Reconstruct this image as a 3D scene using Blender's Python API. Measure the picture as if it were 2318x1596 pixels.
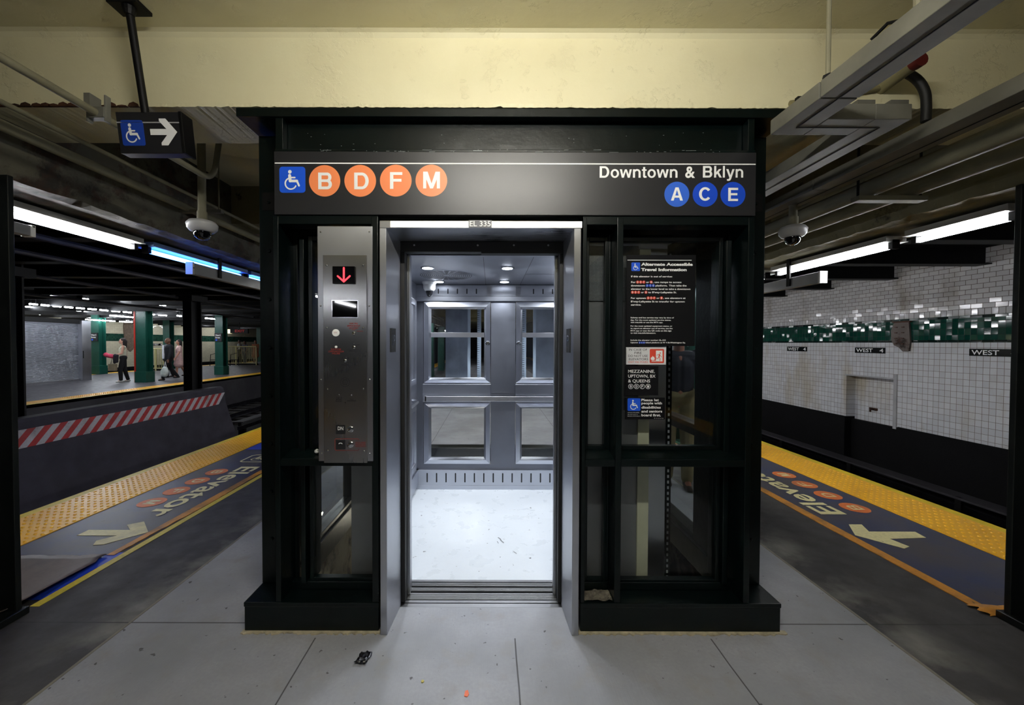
import bpy, bmesh, math, random
from mathutils import Vector, Matrix
R = math.radians
random.seed(7)
S = bpy.context.scene
COL = S.collection
for o in list(bpy.data.objects): bpy.data.objects.remove(o)

# ---------------- camera ----------------
FPX, CAMZ, PITCH, ROLL = 900.0, 1.55, R(1.1), R(0.15)
VPX, VPY = 1112.0, 777.0          # where the platform's long axis (+Y) vanishes
RM = (Matrix.Rotation(math.pi/2 - PITCH, 3, 'X') @ Matrix.Rotation(ROLL, 3, 'Z'))
_v = RM.transposed() @ Vector((0, 1, 0))
CX = VPX - FPX*_v.x/(-_v.z); CY = VPY + FPX*_v.y/(-_v.z)
cam = bpy.data.cameras.new('camera'); camo = bpy.data.objects.new('camera', cam); COL.objects.link(camo)
camo.location = (0, 0, CAMZ); camo.rotation_euler = RM.to_euler()
cam.sensor_width = 36; cam.lens = FPX/2318*36
cam.shift_x = (1159-CX)/2318
cam.shift_y = (CY-798)/2318
cam.clip_start = .02; cam.clip_end = 200
S.camera = camo
def F(px, py, D):
    """point of the plane y=D seen at photo pixel (px,py) -> (x, z)"""
    d = RM @ Vector(((px-CX)/FPX, -(py-CY)/FPX, -1))
    t = D/d.y
    return d.x*t, CAMZ + d.z*t
# ---------------- world, exposure ----------------
w = bpy.data.worlds.new('world'); S.world = w; w.use_nodes = True
w.node_tree.nodes['Background'].inputs[0].default_value = (.55, .6, .75, 1)
w.node_tree.nodes['Background'].inputs[1].default_value = .004
vs = S.view_settings; vs.view_transform = 'Standard'; vs.look = 'None'; vs.exposure = 0.0; vs.gamma = 1; vs.use_curve_mapping = False
L_TUBE, L_BLUE, L_FAR, L_NEAR = 58, 19, 95, 250     # radiance of the fluorescent tubes
W_DOWN = 33                                         # watts of each elevator downlight

# ---------------- materials ----------------
def lin(r, g, b):
    f = lambda c: (c/255/12.92) if c/255 <= .04045 else ((c/255+.055)/1.055)**2.4
    return (f(r), f(g), f(b), 1)
class N:
    def __init__(s, m):
        m.use_nodes = True; s.t = m.node_tree; s.b = s.t.nodes['Principled BSDF']
    def n(s, k, **p):
        q = s.t.nodes.new(k)
        for a, v in p.items(): setattr(q, a, v)
        return q
    def put(s, sock, v):
        if hasattr(v, 'is_output'): s.t.links.new(v, sock)
        elif v is not None: sock.default_value = v
    def m(s, op, a, b=None, c=None):
        q = s.n('ShaderNodeMath', operation=op); s.put(q.inputs[0], a); s.put(q.inputs[1], b)
        if c is not None: s.put(q.inputs[2], c)
        return q.outputs[0]
    def pos(s):
        q = s.n('ShaderNodeNewGeometry'); x = s.n('ShaderNodeSeparateXYZ'); s.put(x.inputs[0], q.outputs['Position'])
        return q.outputs['Position'], x.outputs[0], x.outputs[1], x.outputs[2]
    def noise(s, scale, detail=4, vec=None, rough=.55, stretch=None):
        q = s.n('ShaderNodeTexNoise'); q.inputs['Scale'].default_value = scale; q.inputs['Detail'].default_value = detail; q.inputs['Roughness'].default_value = rough
        p = vec if vec is not None else s.pos()[0]
        if stretch:
            mp = s.n('ShaderNodeMapping'); mp.inputs['Scale'].default_value = stretch; s.put(mp.inputs[0], p); p = mp.outputs[0]
        s.put(q.inputs['Vector'], p); return q.outputs['Fac']
    def ramp(s, fac, lo, hi, a=0, b=1):
        q = s.n('ShaderNodeMapRange'); q.clamp = True
        for i, v in enumerate((fac, lo, hi, a, b)): s.put(q.inputs[i], v)
        return q.outputs[0]
    def mix(s, fac, a, b):
        q = s.n('ShaderNodeMix', data_type='RGBA'); s.put(q.inputs[0], fac); s.put(q.inputs[6], a); s.put(q.inputs[7], b); return q.outputs[2]
    def bump(s, h, strength=.3, dist=.01, normal=None):
        q = s.n('ShaderNodeBump'); q.inputs['Strength'].default_value = strength; q.inputs['Distance'].default_value = dist
        s.put(q.inputs['Height'], h)
        if normal: s.put(q.inputs['Normal'], normal)
        s.put(s.b.inputs['Normal'], q.outputs[0]); return q.outputs[0]
    def col(s, v): s.put(s.b.inputs['Base Color'], v)
    def rough(s, v): s.put(s.b.inputs['Roughness'], v)
MATS = {}
def mat(name, c, rough=.5, metal=0, var=.12, vscale=6, bump=0, bscale=40, spec=None, emit=None, es=1, coat=0, var2=None):
    if name in MATS: return MATS[name]
    m = bpy.data.materials.new(name); n = N(m); MATS[name] = m
    C1 = lin(*c)
    if var:
        lo = tuple(x*(1-var) for x in C1[:3])+(1,); hi = tuple(min(1, x*(1+var)) for x in C1[:3])+(1,)
        n.col(n.mix(n.ramp(n.noise(vscale), .3, .7), lo, hi))
    else: n.col(C1)
    n.rough(rough); n.put(n.b.inputs['Metallic'], metal)
    if spec is not None: n.put(n.b.inputs['Specular IOR Level'], spec)
    if coat: n.put(n.b.inputs['Coat Weight'], coat)
    if bump: n.bump(n.noise(bscale, 5), bump, .01)
    if emit: n.put(n.b.inputs['Emission Color'], lin(*emit)); n.put(n.b.inputs['Emission Strength'], es)
    return m
def steel(name, c, rough, along='x', scr=.05):
    """brushed stainless: fine streaks along one axis"""
    m = bpy.data.materials.new(name); n = N(m); MATS[name] = m
    if along == 'z': scr = .015
    st = {'x': (.6, 60, 60), 'z': (60, 60, .6), 'n': (3, 3, 3)}[along]
    a = n.noise(3.0, 5, stretch=st); cl = n.noise(1.7, 4)
    C1 = lin(*c); lo = tuple(x*.86 for x in C1[:3])+(1,)
    n.col(n.mix(n.ramp(cl, .35, .65), lo, C1)); n.put(n.b.inputs['Metallic'], 1)
    if along == 'z': tg = n.n('ShaderNodeTangent', direction_type='RADIAL', axis='Z'); n.put(n.b.inputs['Tangent'], tg.outputs[0]); n.put(n.b.inputs['Anisotropic'], .8)
    n.rough(n.m('ADD', n.ramp(a, .3, .7, rough-scr*.5, rough+scr*.5), n.ramp(cl, .3, .7, -.03, .04)))
    return m
def tilemat(name, w, h, c1, c2, grout, running=False, rough=.12, jit=.05, g=.0035, stain=None, axis='y', off=0):
    m = bpy.data.materials.new(name); n = N(m); MATS[name] = m
    P, x, y, z = n.pos()
    u = n.m('DIVIDE', n.m('ADD', y if axis == 'y' else x, off), w); v = n.m('DIVIDE', z, h); row = n.m('FLOOR', v)
    if running: u = n.m('ADD', u, n.m('MULTIPLY', n.m('MODULO', n.m('ADD', row, 100), 2), .5))
    fu = n.m('FRACT', u); fv = n.m('FRACT', v)
    eu = n.m('MULTIPLY', n.m('MINIMUM', fu, n.m('SUBTRACT', 1, fu)), w); ev = n.m('MULTIPLY', n.m('MINIMUM', fv, n.m('SUBTRACT', 1, fv)), h)
    e = n.m('MINIMUM', eu, ev); face = n.ramp(e, g*.5, g)
    cb = n.n('ShaderNodeCombineXYZ'); n.put(cb.inputs[0], n.m('FLOOR', u)); n.put(cb.inputs[1], row)
    wn = n.n('ShaderNodeTexWhiteNoise', noise_dimensions='3D'); n.put(wn.inputs['Vector'], cb.outputs[0])
    tc = n.mix(wn.outputs['Value'], lin(*c1), lin(*c2))
    if stain: tc = n.mix(n.ramp(n.noise(1.3, 6, stretch=(1, 1, .35)), .56, .72, 0, .75), tc, lin(*stain))
    n.col(n.mix(face, lin(*grout), tc)); n.rough(n.ramp(face, 0, 1, .8, rough))
    vm = n.n('ShaderNodeVectorMath', operation='SUBTRACT'); n.put(vm.inputs[0], wn.outputs['Color']); vm.inputs[1].default_value = (.5, .5, .5)
    sc = n.n('ShaderNodeVectorMath', operation='SCALE'); n.put(sc.inputs[0], vm.outputs[0]); sc.inputs['Scale'].default_value = jit
    ge = n.n('ShaderNodeNewGeometry'); ad = n.n('ShaderNodeVectorMath', operation='ADD'); n.put(ad.inputs[0], sc.outputs[0]); n.put(ad.inputs[1], ge.outputs['Normal'])
    no = n.n('ShaderNodeVectorMath', operation='NORMALIZE'); n.put(no.inputs[0], ad.outputs[0])
    n.bump(face, .4, .002, no.outputs[0])
    return m
def concrete(name, c, dark, jx=(), jy=(), stainx=None, lines=0, grime=(90, 82, 70), wet=.6):
    m = bpy.data.materials.new(name); n = N(m); MATS[name] = m
    P, x, y, z = n.pos()
    big = n.noise(1.1, 6); mid = n.noise(7, 6); fine = n.noise(60, 4)
    col = n.mix(n.ramp(big, .38, .66), lin(*dark), lin(*c))
    col = n.mix(n.ramp(mid, .55, .78, 0, .45), col, lin(*grime))
    col = n.mix(n.ramp(fine, .35, .7, .35, 0), col, lin(*dark))
    sp = n.noise(23, 2); col = n.mix(n.ramp(sp, .70, .74, 0, .75), col, lin(38, 33, 30))
    if stainx is not None:   # pale mineral stains beside the groove
        s1 = n.m('MULTIPLY', n.ramp(n.m('ABSOLUTE', n.m('SUBTRACT', n.m('ABSOLUTE', n.m('SUBTRACT', x, .07)), stainx)), 0, .3, 1, 0), n.ramp(n.noise(3.2, 7), .45, .68))
        col = n.mix(n.m('MULTIPLY', s1, .6), col, lin(150, 148, 140))
    j = None
    for a in jx:
        k = n.ramp(n.m('ABSOLUTE', n.m('SUBTRACT', n.m('ADD', x, n.m('MULTIPLY', n.noise(2.5, 2), .012)), a+.006)), .002, .005, 1, 0); k = n.m('MULTIPLY', k, n.m('SUBTRACT', 1, n.m('MULTIPLY', n.m('GREATER_THAN', y, 2.06), n.m('LESS_THAN', y, 2.31)))); j = k if j is None else n.m('MAXIMUM', j, k)
    for a in jy:
        k = n.ramp(n.m('ABSOLUTE', n.m('SUBTRACT', y, a)), .002, .006, 1, 0)
        if a == 2.17: k = n.m('MULTIPLY', k, n.m('GREATER_THAN', n.m('ABSOLUTE', n.m('SUBTRACT', x, .12)), 1.3)); j = k if j is None else n.m('MAXIMUM', j, k)
    if j is not None: col = n.mix(n.m('MULTIPLY', j, .8), col, lin(28, 26, 26))
    n.col(col); n.rough(n.ramp(mid, .3, .8, wet, wet+.25))
    h = n.m('ADD', n.m('MULTIPLY', fine, .5), n.m('MULTIPLY', n.noise(9, 3, stretch=(14, .6, 1)), .6 if lines else 0))
    n.bump(h, .25, .004)
    return m
def glassmat(name, tint=(1, 1, 1), refl=.08, rough=.0):
    m = bpy.data.materials.new(name); m.use_nodes = True; t = m.node_tree; MATS[name] = m
    t.nodes.remove(t.nodes['Principled BSDF']); out = t.nodes['Material Output']
    tr = t.nodes.new('ShaderNodeBsdfTransparent'); tr.inputs[0].default_value = (*tint, 1)
    gl = t.nodes.new('ShaderNodeBsdfGlossy'); gl.inputs['Roughness'].default_value = rough
    fr = t.nodes.new('ShaderNodeFresnel'); fr.inputs[0].default_value = 1.5
    mx = t.nodes.new('ShaderNodeMixShader'); ad = t.nodes.new('ShaderNodeMath'); ad.operation = 'ADD'; ad.inputs[1].default_value = refl-.04
    ge = t.nodes.new('ShaderNodeNewGeometry'); ib = t.nodes.new('ShaderNodeMath'); ib.operation = 'SUBTRACT'; ib.inputs[0].default_value = 1; t.links.new(ge.outputs['Backfacing'], ib.inputs[1])
    mu = t.nodes.new('ShaderNodeMath'); mu.operation = 'MULTIPLY'; t.links.new(ib.outputs[0], mu.inputs[0]); t.links.new(ad.outputs[0], mu.inputs[1])
    t.links.new(fr.outputs[0], ad.inputs[0]); t.links.new(mu.outputs[0], mx.inputs[0]); t.links.new(tr.outputs[0], mx.inputs[1]); t.links.new(gl.outputs[0], mx.inputs[2]); t.links.new(mx.outputs[0], out.inputs[0])
    return m
def plaster(name, c, c2, rust=0, rough=.4):
    m = bpy.data.materials.new(name); n = N(m); MATS[name] = m
    P, x, y, z = n.pos()
    a = n.noise(2.2, 6); b = n.noise(11, 5, rough=.6); cr = n.noise(4.5, 8, rough=.7)
    col = n.mix(n.ramp(a, .35, .7), lin(*c), lin(*c2))
    if rust:
        rr = n.ramp(n.noise(2.6, 8, rough=.68), .60-rust*.12, .66-rust*.1)
        col = n.mix(n.m('MULTIPLY', rr, .85), col, n.mix(n.ramp(n.noise(14, 4), .4, .6), lin(62, 34, 20), lin(30, 26, 22)))
    n.col(col); n.rough(n.ramp(b, .3, .7, rough, rough+.25))
    n.bump(n.m('ADD', n.m('MULTIPLY', n.ramp(cr, .56, .60), .5), n.m('ADD', n.m('MULTIPLY', b, .3), n.m('MULTIPLY', a, 1.4))), .4, .014)
    return m

GREEN = mat('dark_green_enamel', (3, 11, 11), .28, 0, .25, 5, .18, 14, spec=.3)
GREEN2 = mat('dark_green_enamel_matt', (2, 8, 8), .45, 0, .3, 5, .2, 25, spec=.25)
COLGREEN = mat('column_green_enamel', (18, 74, 62), .35, 0, .15, 4, .1, 30)
COLDARK = mat('column_dark_paint', (12, 17, 17), .45, 0, .3, 3, .2, 18)
BLACK = mat('black_steel', (5, 5, 6), .55, 0, .3, 5, spec=.25)
SOOT = mat('sooty_black_concrete', (9, 9, 11), .85, 0, .3, 2, .3, 12, spec=.2)
SIGNBLACK = mat('sign_black_enamel', (30, 30, 33), .38, 0, .05)
WHITE = mat('sign_white', (250, 250, 248), .45, 0, 0)
BLUE = mat('sign_blue', (24, 88, 222), .4, 0, .03)
NAVY = mat('route_blue', (20, 72, 200), .4, 0, .03)
ORANGE = mat('route_orange', (255, 144, 88), .4, 0, .03)
REDORANGE = mat('poster_red', (228, 74, 50), .45, 0, .03)
RED = mat('printed_red', (160, 52, 44), .5, 0, 0)
INK = mat('printed_black', (32, 32, 40), .5, 0, 0)
SS = steel('brushed_stainless', (196, 197, 202), .30, 'x')
SSV = steel('brushed_stainless_upright', (196, 198, 204), .33, 'z')
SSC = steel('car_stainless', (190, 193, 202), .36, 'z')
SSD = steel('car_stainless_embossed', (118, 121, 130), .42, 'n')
CHROME = mat('chrome', (200, 202, 206), .12, 1, 0)
RUBBER = mat('black_rubber', (12, 12, 14), .6, 0, .1)
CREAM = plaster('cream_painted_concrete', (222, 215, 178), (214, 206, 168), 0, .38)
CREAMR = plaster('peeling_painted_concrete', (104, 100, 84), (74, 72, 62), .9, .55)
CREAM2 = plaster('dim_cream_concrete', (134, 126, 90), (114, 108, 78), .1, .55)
PIPE = mat('painted_pipe', (126, 122, 100), .6, 0, .15, 6, .1, 30, spec=.3)
TRAYM = mat('painted_wireway', (112, 111, 102), .5, .1, .2, 5, .08, 20)
CAMW = mat('white_camera_plastic', (205, 205, 205), .35, 0, .03)
DARKGL = mat('smoked_dome', (8, 8, 10), .05, 0, 0, coat=1)
GLASS = glassmat('clear_glass', (.96, .98, .98), .045)
GLASSIN = glassmat('dusty_glass', (.95, .97, .99), .07)
YEL = mat('tactile_yellow', (250, 182, 24), .36, 0, .1, 3, .05, 60)
YELE = mat('edge_board_yellow', (222, 190, 34), .5, 0, .2, 5)
RUSTM = mat('rust_brown', (70, 40, 22), .7, 0, .5, 6, .4, 30)
TUBE = mat('fluorescent_tube_lit', (255, 255, 255), .5, 0, 0, emit=(248, 250, 255), es=L_TUBE)
TUBEB = mat('blue_fluorescent_tube_lit', (255, 255, 255), .5, 0, 0, emit=(70, 128, 255), es=L_BLUE)
TUBEF = mat('far_fluorescent_tube_lit', (255, 255, 255), .5, 0, 0, emit=(240, 246, 255), es=L_FAR)
TUBEN = mat('overhead_tube_lit', (255, 255, 255), .5, 0, 0, emit=(252, 249, 240), es=L_NEAR)
LENS = mat('downlight_lens_lit', (255, 255, 255), .5, 0, 0, emit=(235, 243, 255), es=12)
REDLED = mat('red_led_lit', (255, 70, 80), .5, 0, 0, emit=(255, 52, 66), es=2.2)
FIXT = mat('fixture_white_enamel', (200, 200, 196), .35, 0, .05)
FIXB = mat('fixture_bluish_enamel', (120, 150, 215), .35, 0, .05)

# ---------------- mesh builder ----------------
class MB:
    def __init__(s): s.v = []; s.f = []; s.m = []
    def face(s, pts, m=0):
        b = len(s.v); s.v += [tuple(p) for p in pts]; s.f.append(tuple(range(b, b+len(pts)))); s.m.append(m); return s
    def add(s, vs, fs, m=0):
        b = len(s.v); s.v += [tuple(p) for p in vs]; s.f += [tuple(i+b for i in f) for f in fs]; s.m += [m]*len(fs); return s
    def box(s, x0, x1, y0, y1, z0, z1, m=0):
        x0, x1 = min(x0, x1), max(x0, x1); y0, y1 = min(y0, y1), max(y0, y1); z0, z1 = min(z0, z1), max(z0, z1)
        return s.add([(x0, y0, z0), (x1, y0, z0), (x1, y1, z0), (x0, y1, z0), (x0, y0, z1), (x1, y0, z1), (x1, y1, z1), (x0, y1, z1)],
                     [(0, 3, 2, 1), (4, 5, 6, 7), (0, 1, 5, 4), (1, 2, 6, 5), (2, 3, 7, 6), (3, 0, 4, 7)], m)
    def prism(s, poly, fn0, fn1, m=0):
        """poly: 2-D outline; fn0/fn1 map (u,v) to the two end faces"""
        a = 0; k = len(poly)
        vs = [fn0(*p) for p in poly]+[fn1(*p) for p in poly]
        fs = [tuple(range(k))[::-1], tuple(range(k, 2*k))]+[(i, (i+1) % k, k+(i+1) % k, k+i) for i in range(k)]
        return s.add(vs, fs, m)
    def yprism(s, poly, y0, y1, m=0): return s.prism(poly, lambda u, v: (u, y0, v), lambda u, v: (u, y1, v), m)
    def xprism(s, poly, x0, x1, m=0): return s.prism(poly, lambda u, v: (x0, u, v), lambda u, v: (x1, u, v), m)
    def zprism(s, poly, z0, z1, m=0): return s.prism(poly, lambda u, v: (u, v, z0), lambda u, v: (u, v, z1), m)
    def tube(s, path, r, n=12, m=0, caps=True):
        P = [Vector(p) for p in path]; rs = r if isinstance(r, (list, tuple)) else [r]*len(P)
        b = len(s.v); up = None
        for i, p in enumerate(P):
            d = (P[min(i+1, len(P)-1)]-P[max(i-1, 0)]).normalized()
            if up is None: up = Vector((0, 0, 1)) if abs(d.z) < .9 else Vector((1, 0, 0))
            a = d.cross(up).normalized(); up = a.cross(d).normalized()
            for k in range(n):
                t = 2*math.pi*k/n; s.v.append(tuple(p+(a*math.cos(t)+up*math.sin(t))*rs[i]))
        for i in range(len(P)-1):
            for k in range(n):
                k2 = (k+1) % n; s.f.append((b+i*n+k, b+(i+1)*n+k, b+(i+1)*n+k2, b+i*n+k2)); s.m.append(m)
        if caps:
            s.f.append(tuple(b+k for k in range(n))); s.m.append(m)
            e = b+(len(P)-1)*n; s.f.append(tuple(e+k for k in range(n))[::-1]); s.m.append(m)
        return s
    def lathe(s, prof, c, axis='z', n=24, m=0):
        """prof: (radius, offset along axis)"""
        f = {'z': lambda a, b, h: (c[0]+a, c[1]+b, c[2]+h), 'y': lambda a, b, h: (c[0]+a, c[1]+h, c[2]+b), 'x': lambda a, b, h: (c[0]+h, c[1]+a, c[2]+b)}[axis]
        b = len(s.v)
        for r_, h in prof:
            for k in range(n): t = 2*math.pi*k/n; s.v.append(f(r_*math.cos(t), r_*math.sin(t), h))
        for i in range(len(prof)-1):
            for k in range(n):
                k2 = (k+1) % n; s.f.append((b+i*n+k, b+i*n+k2, b+(i+1)*n+k2, b+(i+1)*n+k)); s.m.append(m)
        s.f.append(tuple(b+k for k in range(n))); s.m.append(m); e = b+(len(prof)-1)*n; s.f.append(tuple(e+k for k in range(n))); s.m.append(m)
        return s
    def build(s, name, mats, parent=None, bevel=0, smooth=None, org=None):
        if not isinstance(mats, (list, tuple)): mats = [mats]
        if parent is not None: o0 = Vector(parent.get('_o', (0, 0, 0)))
        else:
            xs = [v[0] for v in s.v]; ys = [v[1] for v in s.v]; zs = [v[2] for v in s.v]
            o0 = Vector(org) if org else Vector(((min(xs)+max(xs))/2, (min(ys)+max(ys))/2, min(zs)))
        me = bpy.data.meshes.new(name); me.from_pydata([(v[0]-o0.x, v[1]-o0.y, v[2]-o0.z) for v in s.v], [], s.f)
        for q in mats: me.materials.append(q)
        me.polygons.foreach_set('material_index', s.m); 
        bm = bmesh.new(); bm.from_mesh(me); bmesh.ops.recalc_face_normals(bm, faces=bm.faces); bm.to_mesh(me); bm.free()
        if smooth:
            me.polygons.foreach_set('use_smooth', [True]*len(me.polygons)); me.set_sharp_from_angle(angle=R(smooth))
        me.update()
        ob = bpy.data.objects.new(name, me); COL.objects.link(ob)
        if parent is not None: ob.parent = parent
        else: ob.location = o0
        ob['_o'] = tuple(o0)
        if bevel:
            b = ob.modifiers.new('bevel', 'BEVEL'); b.width = bevel; b.segments = 2; b.limit_method = 'ANGLE'; b.angle_limit = R(40)
        return ob
def thing(name, label, cat, loc=(0, 0, 0), group=None):
    o = bpy.data.objects.new(name, None); COL.objects.link(o); o.location = loc; o['_o'] = tuple(loc); o.empty_display_size = .1
    o['label'] = label; o['category'] = cat
    if group: o['group'] = group
    return o
def tag(o, label, cat, group=None):
    o['label'] = label; o['category'] = cat
    if group: o['group'] = group
    return o
def struct(o, label=None):
    o['kind'] = 'structure'
    if label: o['label'] = label
    return o
def copy_tree(o, loc=None, parent=None, label=None, group=None):
    c = o.copy(); COL.objects.link(c)
    if parent is not None: c.parent = parent
    if loc is not None: c.location = loc; c['_o'] = tuple(loc)
    if label: c['label'] = label
    if group: c['group'] = group
    for ch in list(o.children): copy_tree(ch, parent=c)
    return c
# ---------------- lettering ----------------
_tc = {}
def text_data(body, bold):
    k = (body, bold)
    if k in _tc: return _tc[k]
    cu = bpy.data.curves.new('t', 'FONT'); cu.body = body; cu.size = 1; cu.offset = bold; cu.resolution_u = 3; cu.fill_mode = 'FRONT'
    ob = bpy.data.objects.new('t', cu); COL.objects.link(ob)
    dg = bpy.context.evaluated_depsgraph_get(); dg.update()
    me = bpy.data.meshes.new_from_object(ob.evaluated_get(dg))
    V = [(v.co.x, v.co.y) for v in me.vertices]; Fs = [tuple(p.vertices) for p in me.polygons]
    bpy.data.objects.remove(ob); bpy.data.curves.remove(cu); bpy.data.meshes.remove(me)
    _tc[k] = (V, Fs); return _tc[k]
def capheight(bold):
    V, _ = text_data('H', bold); ys = [v[1] for v in V]; return min(ys), max(ys)
def text(mb, body, u0, u1, base, cap, fn, bold=.012, m=0):
    """letters fitted between u0..u1, capitals cap high, fn maps (u,v) to 3-D"""
    V, Fs = text_data(body, bold)
    xs = [v[0] for v in V]; a, b = min(xs), max(xs); lo, hi = capheight(bold)
    mb.add([fn(u0+(v[0]-a)/(b-a)*(u1-u0), base+(v[1]-lo)/(hi-lo)*cap) for v in V], Fs, m)
def aspect(body, bold=.012):
    V, _ = text_data(body, bold); xs = [v[0] for v in V]; lo, hi = capheight(bold); return (max(xs)-min(xs))/(hi-lo)
def disc(c, r, n=32): return [(c[0]+r*math.cos(2*math.pi*i/n), c[1]+r*math.sin(2*math.pi*i/n)) for i in range(n)]
def rrect(u0, u1, v0, v1, r, n=5):
    P = []
    for cx, cy, a in ((u1-r, v1-r, 0), (u0+r, v1-r, 90), (u0+r, v0+r, 180), (u1-r, v0+r, 270)):
        P += [(cx+r*math.cos(R(a+90*i/n)), cy+r*math.sin(R(a+90*i/n))) for i in range(n+1)]
    return P
def lf(mb, P, fn, m=0):
    """flat face, each one a hair above the last so that they never coincide"""
    k = getattr(mb, 'k', 0); mb.k = k+1
    o, e, f = Vector(fn(0, 0)), Vector(fn(1, 0)), Vector(fn(0, 1)); n_ = (e-o).cross(f-o).normalized()*(.00002*k)
    mb.face([Vector(fn(*p))+n_ for p in P], m)
def stroke(mb, pts, w, fn, m=0):
    """flat rounded line"""
    for a, b in zip(pts[:-1], pts[1:]):
        d = Vector((b[0]-a[0], b[1]-a[1])); L = d.length
        if L < 1e-9: continue
        n_ = Vector((-d.y, d.x))/L*w/2
        lf(mb, [(a[0]+n_.x, a[1]+n_.y), (a[0]-n_.x, a[1]-n_.y), (b[0]-n_.x, b[1]-n_.y), (b[0]+n_.x, b[1]+n_.y)], fn, m)
    for p in pts: lf(mb, disc(p, w/2, 12), fn, m)
def wheelchair(mb, cx, cy, s, fn, m=0):
    """the access figure, s = height of its square"""
    g = lambda u, v: (cx+(u-.5)*s, cy+(v-.5)*s)
    F_ = lambda P: [g(*p) for p in P]
    mb.face([fn(*q) for q in disc(g(.41, .80), .07*s, 20)], m)
    stroke(mb, F_([(.40, .66), (.42, .45)]), .115*s, fn, m)
    stroke(mb, F_([(.42, .45), (.68, .45)]), .10*s, fn, m)
    stroke(mb, F_([(.42, .58), (.60, .58)]), .06*s, fn, m)
    stroke(mb, F_([(.68, .45), (.76, .27)]), .075*s, fn, m)
    arc = [(.445+.215*math.cos(R(a)), .35+.215*math.sin(R(a))) for a in range(118, 345, 12)]
    stroke(mb, F_(arc), .055*s, fn, m)
def plane_y(D): return lambda u, v: (u, D, v)
def plate(poly, D, th, name, m, parent, bevel=0): return MB().yprism(poly, D, D+th).build(name, m, parent, bevel)
def rect(u0, u1, v0, v1): return [(u0, v0), (u1, v0), (u1, v1), (u0, v1)]

def biglet(b, L, u0, u1, v0, v1, fn, m=0):
    """bold grotesque capital fitted in a box"""
    H = v1-v0; W = (u1-u0)/H; g = lambda x, y: (u0+x*H, v0+y*H); s = .205
    def rc(x0, x1, y0, y1): lf(b, [g(x0, y0), g(x1, y0), g(x1, y1), g(x0, y1)], fn, m)
    def arc(cx, cy, rx, ry, a0, a1, sx=s, sy=.17, n=18):
        for i in range(n):
            p, q = R(a0+(a1-a0)*i/n), R(a0+(a1-a0)*(i+1)/n)
            lf(b, [g(cx+rx*math.cos(p), cy+ry*math.sin(p)), g(cx+rx*math.cos(q), cy+ry*math.sin(q)), g(cx+(rx-sx)*math.cos(q), cy+(ry-sy)*math.sin(q)), g(cx+(rx-sx)*math.cos(p), cy+(ry-sy)*math.sin(p))], fn, m)
    if L in 'BDFE': rc(0, s, 0, 1)
    if L == 'B':
        rc(s, W-.27, .83, 1); rc(s, W-.27, .435, .595); rc(s, W-.29, 0, .17); arc(W-.30, .7175, .27, .2825, -90, 90, s-.01, .16); arc(W-.29, .2975, .29, .2975, -90, 90)
        rc(W-.31, W-.26, .83, 1); rc(W-.31, W-.26, .435, .595)
    if L == 'D': rc(s, W-.42, .83, 1); rc(s, W-.42, 0, .17); arc(W-.42, .5, .42, .5, -90, 90)
    if L in 'FE':
        rc(s, W, .83, 1); rc(s, W*.93, .43, .6)
        if L == 'E': rc(s, W, 0, .17)
    if L == 'M':
        rc(0, .19, 0, 1); rc(W-.19, W, 0, 1)
        for k in (1, -1):
            h = lambda x: x if k > 0 else W-x
            lf(b, [g(h(.0), 1), g(h(.27), 1), g(h(W/2+.0), .30), g(h(W/2), 0), g(h(W/2-.09), 0)], fn, m)
    if L == 'A':
        for k in (1, -1):
            h = lambda x: x if k > 0 else W-x
            lf(b, [g(h(0), 0), g(h(.215), 0), g(h(W/2), .80), g(h(W/2), 1), g(h(W/2-.12), 1)], fn, m)
        rc(.2, W-.2, .22, .38)
    if L == 'C': arc(W*.5+.01, .5, W*.5+.01, .5, 38, 322, s, .165, 30)

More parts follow.
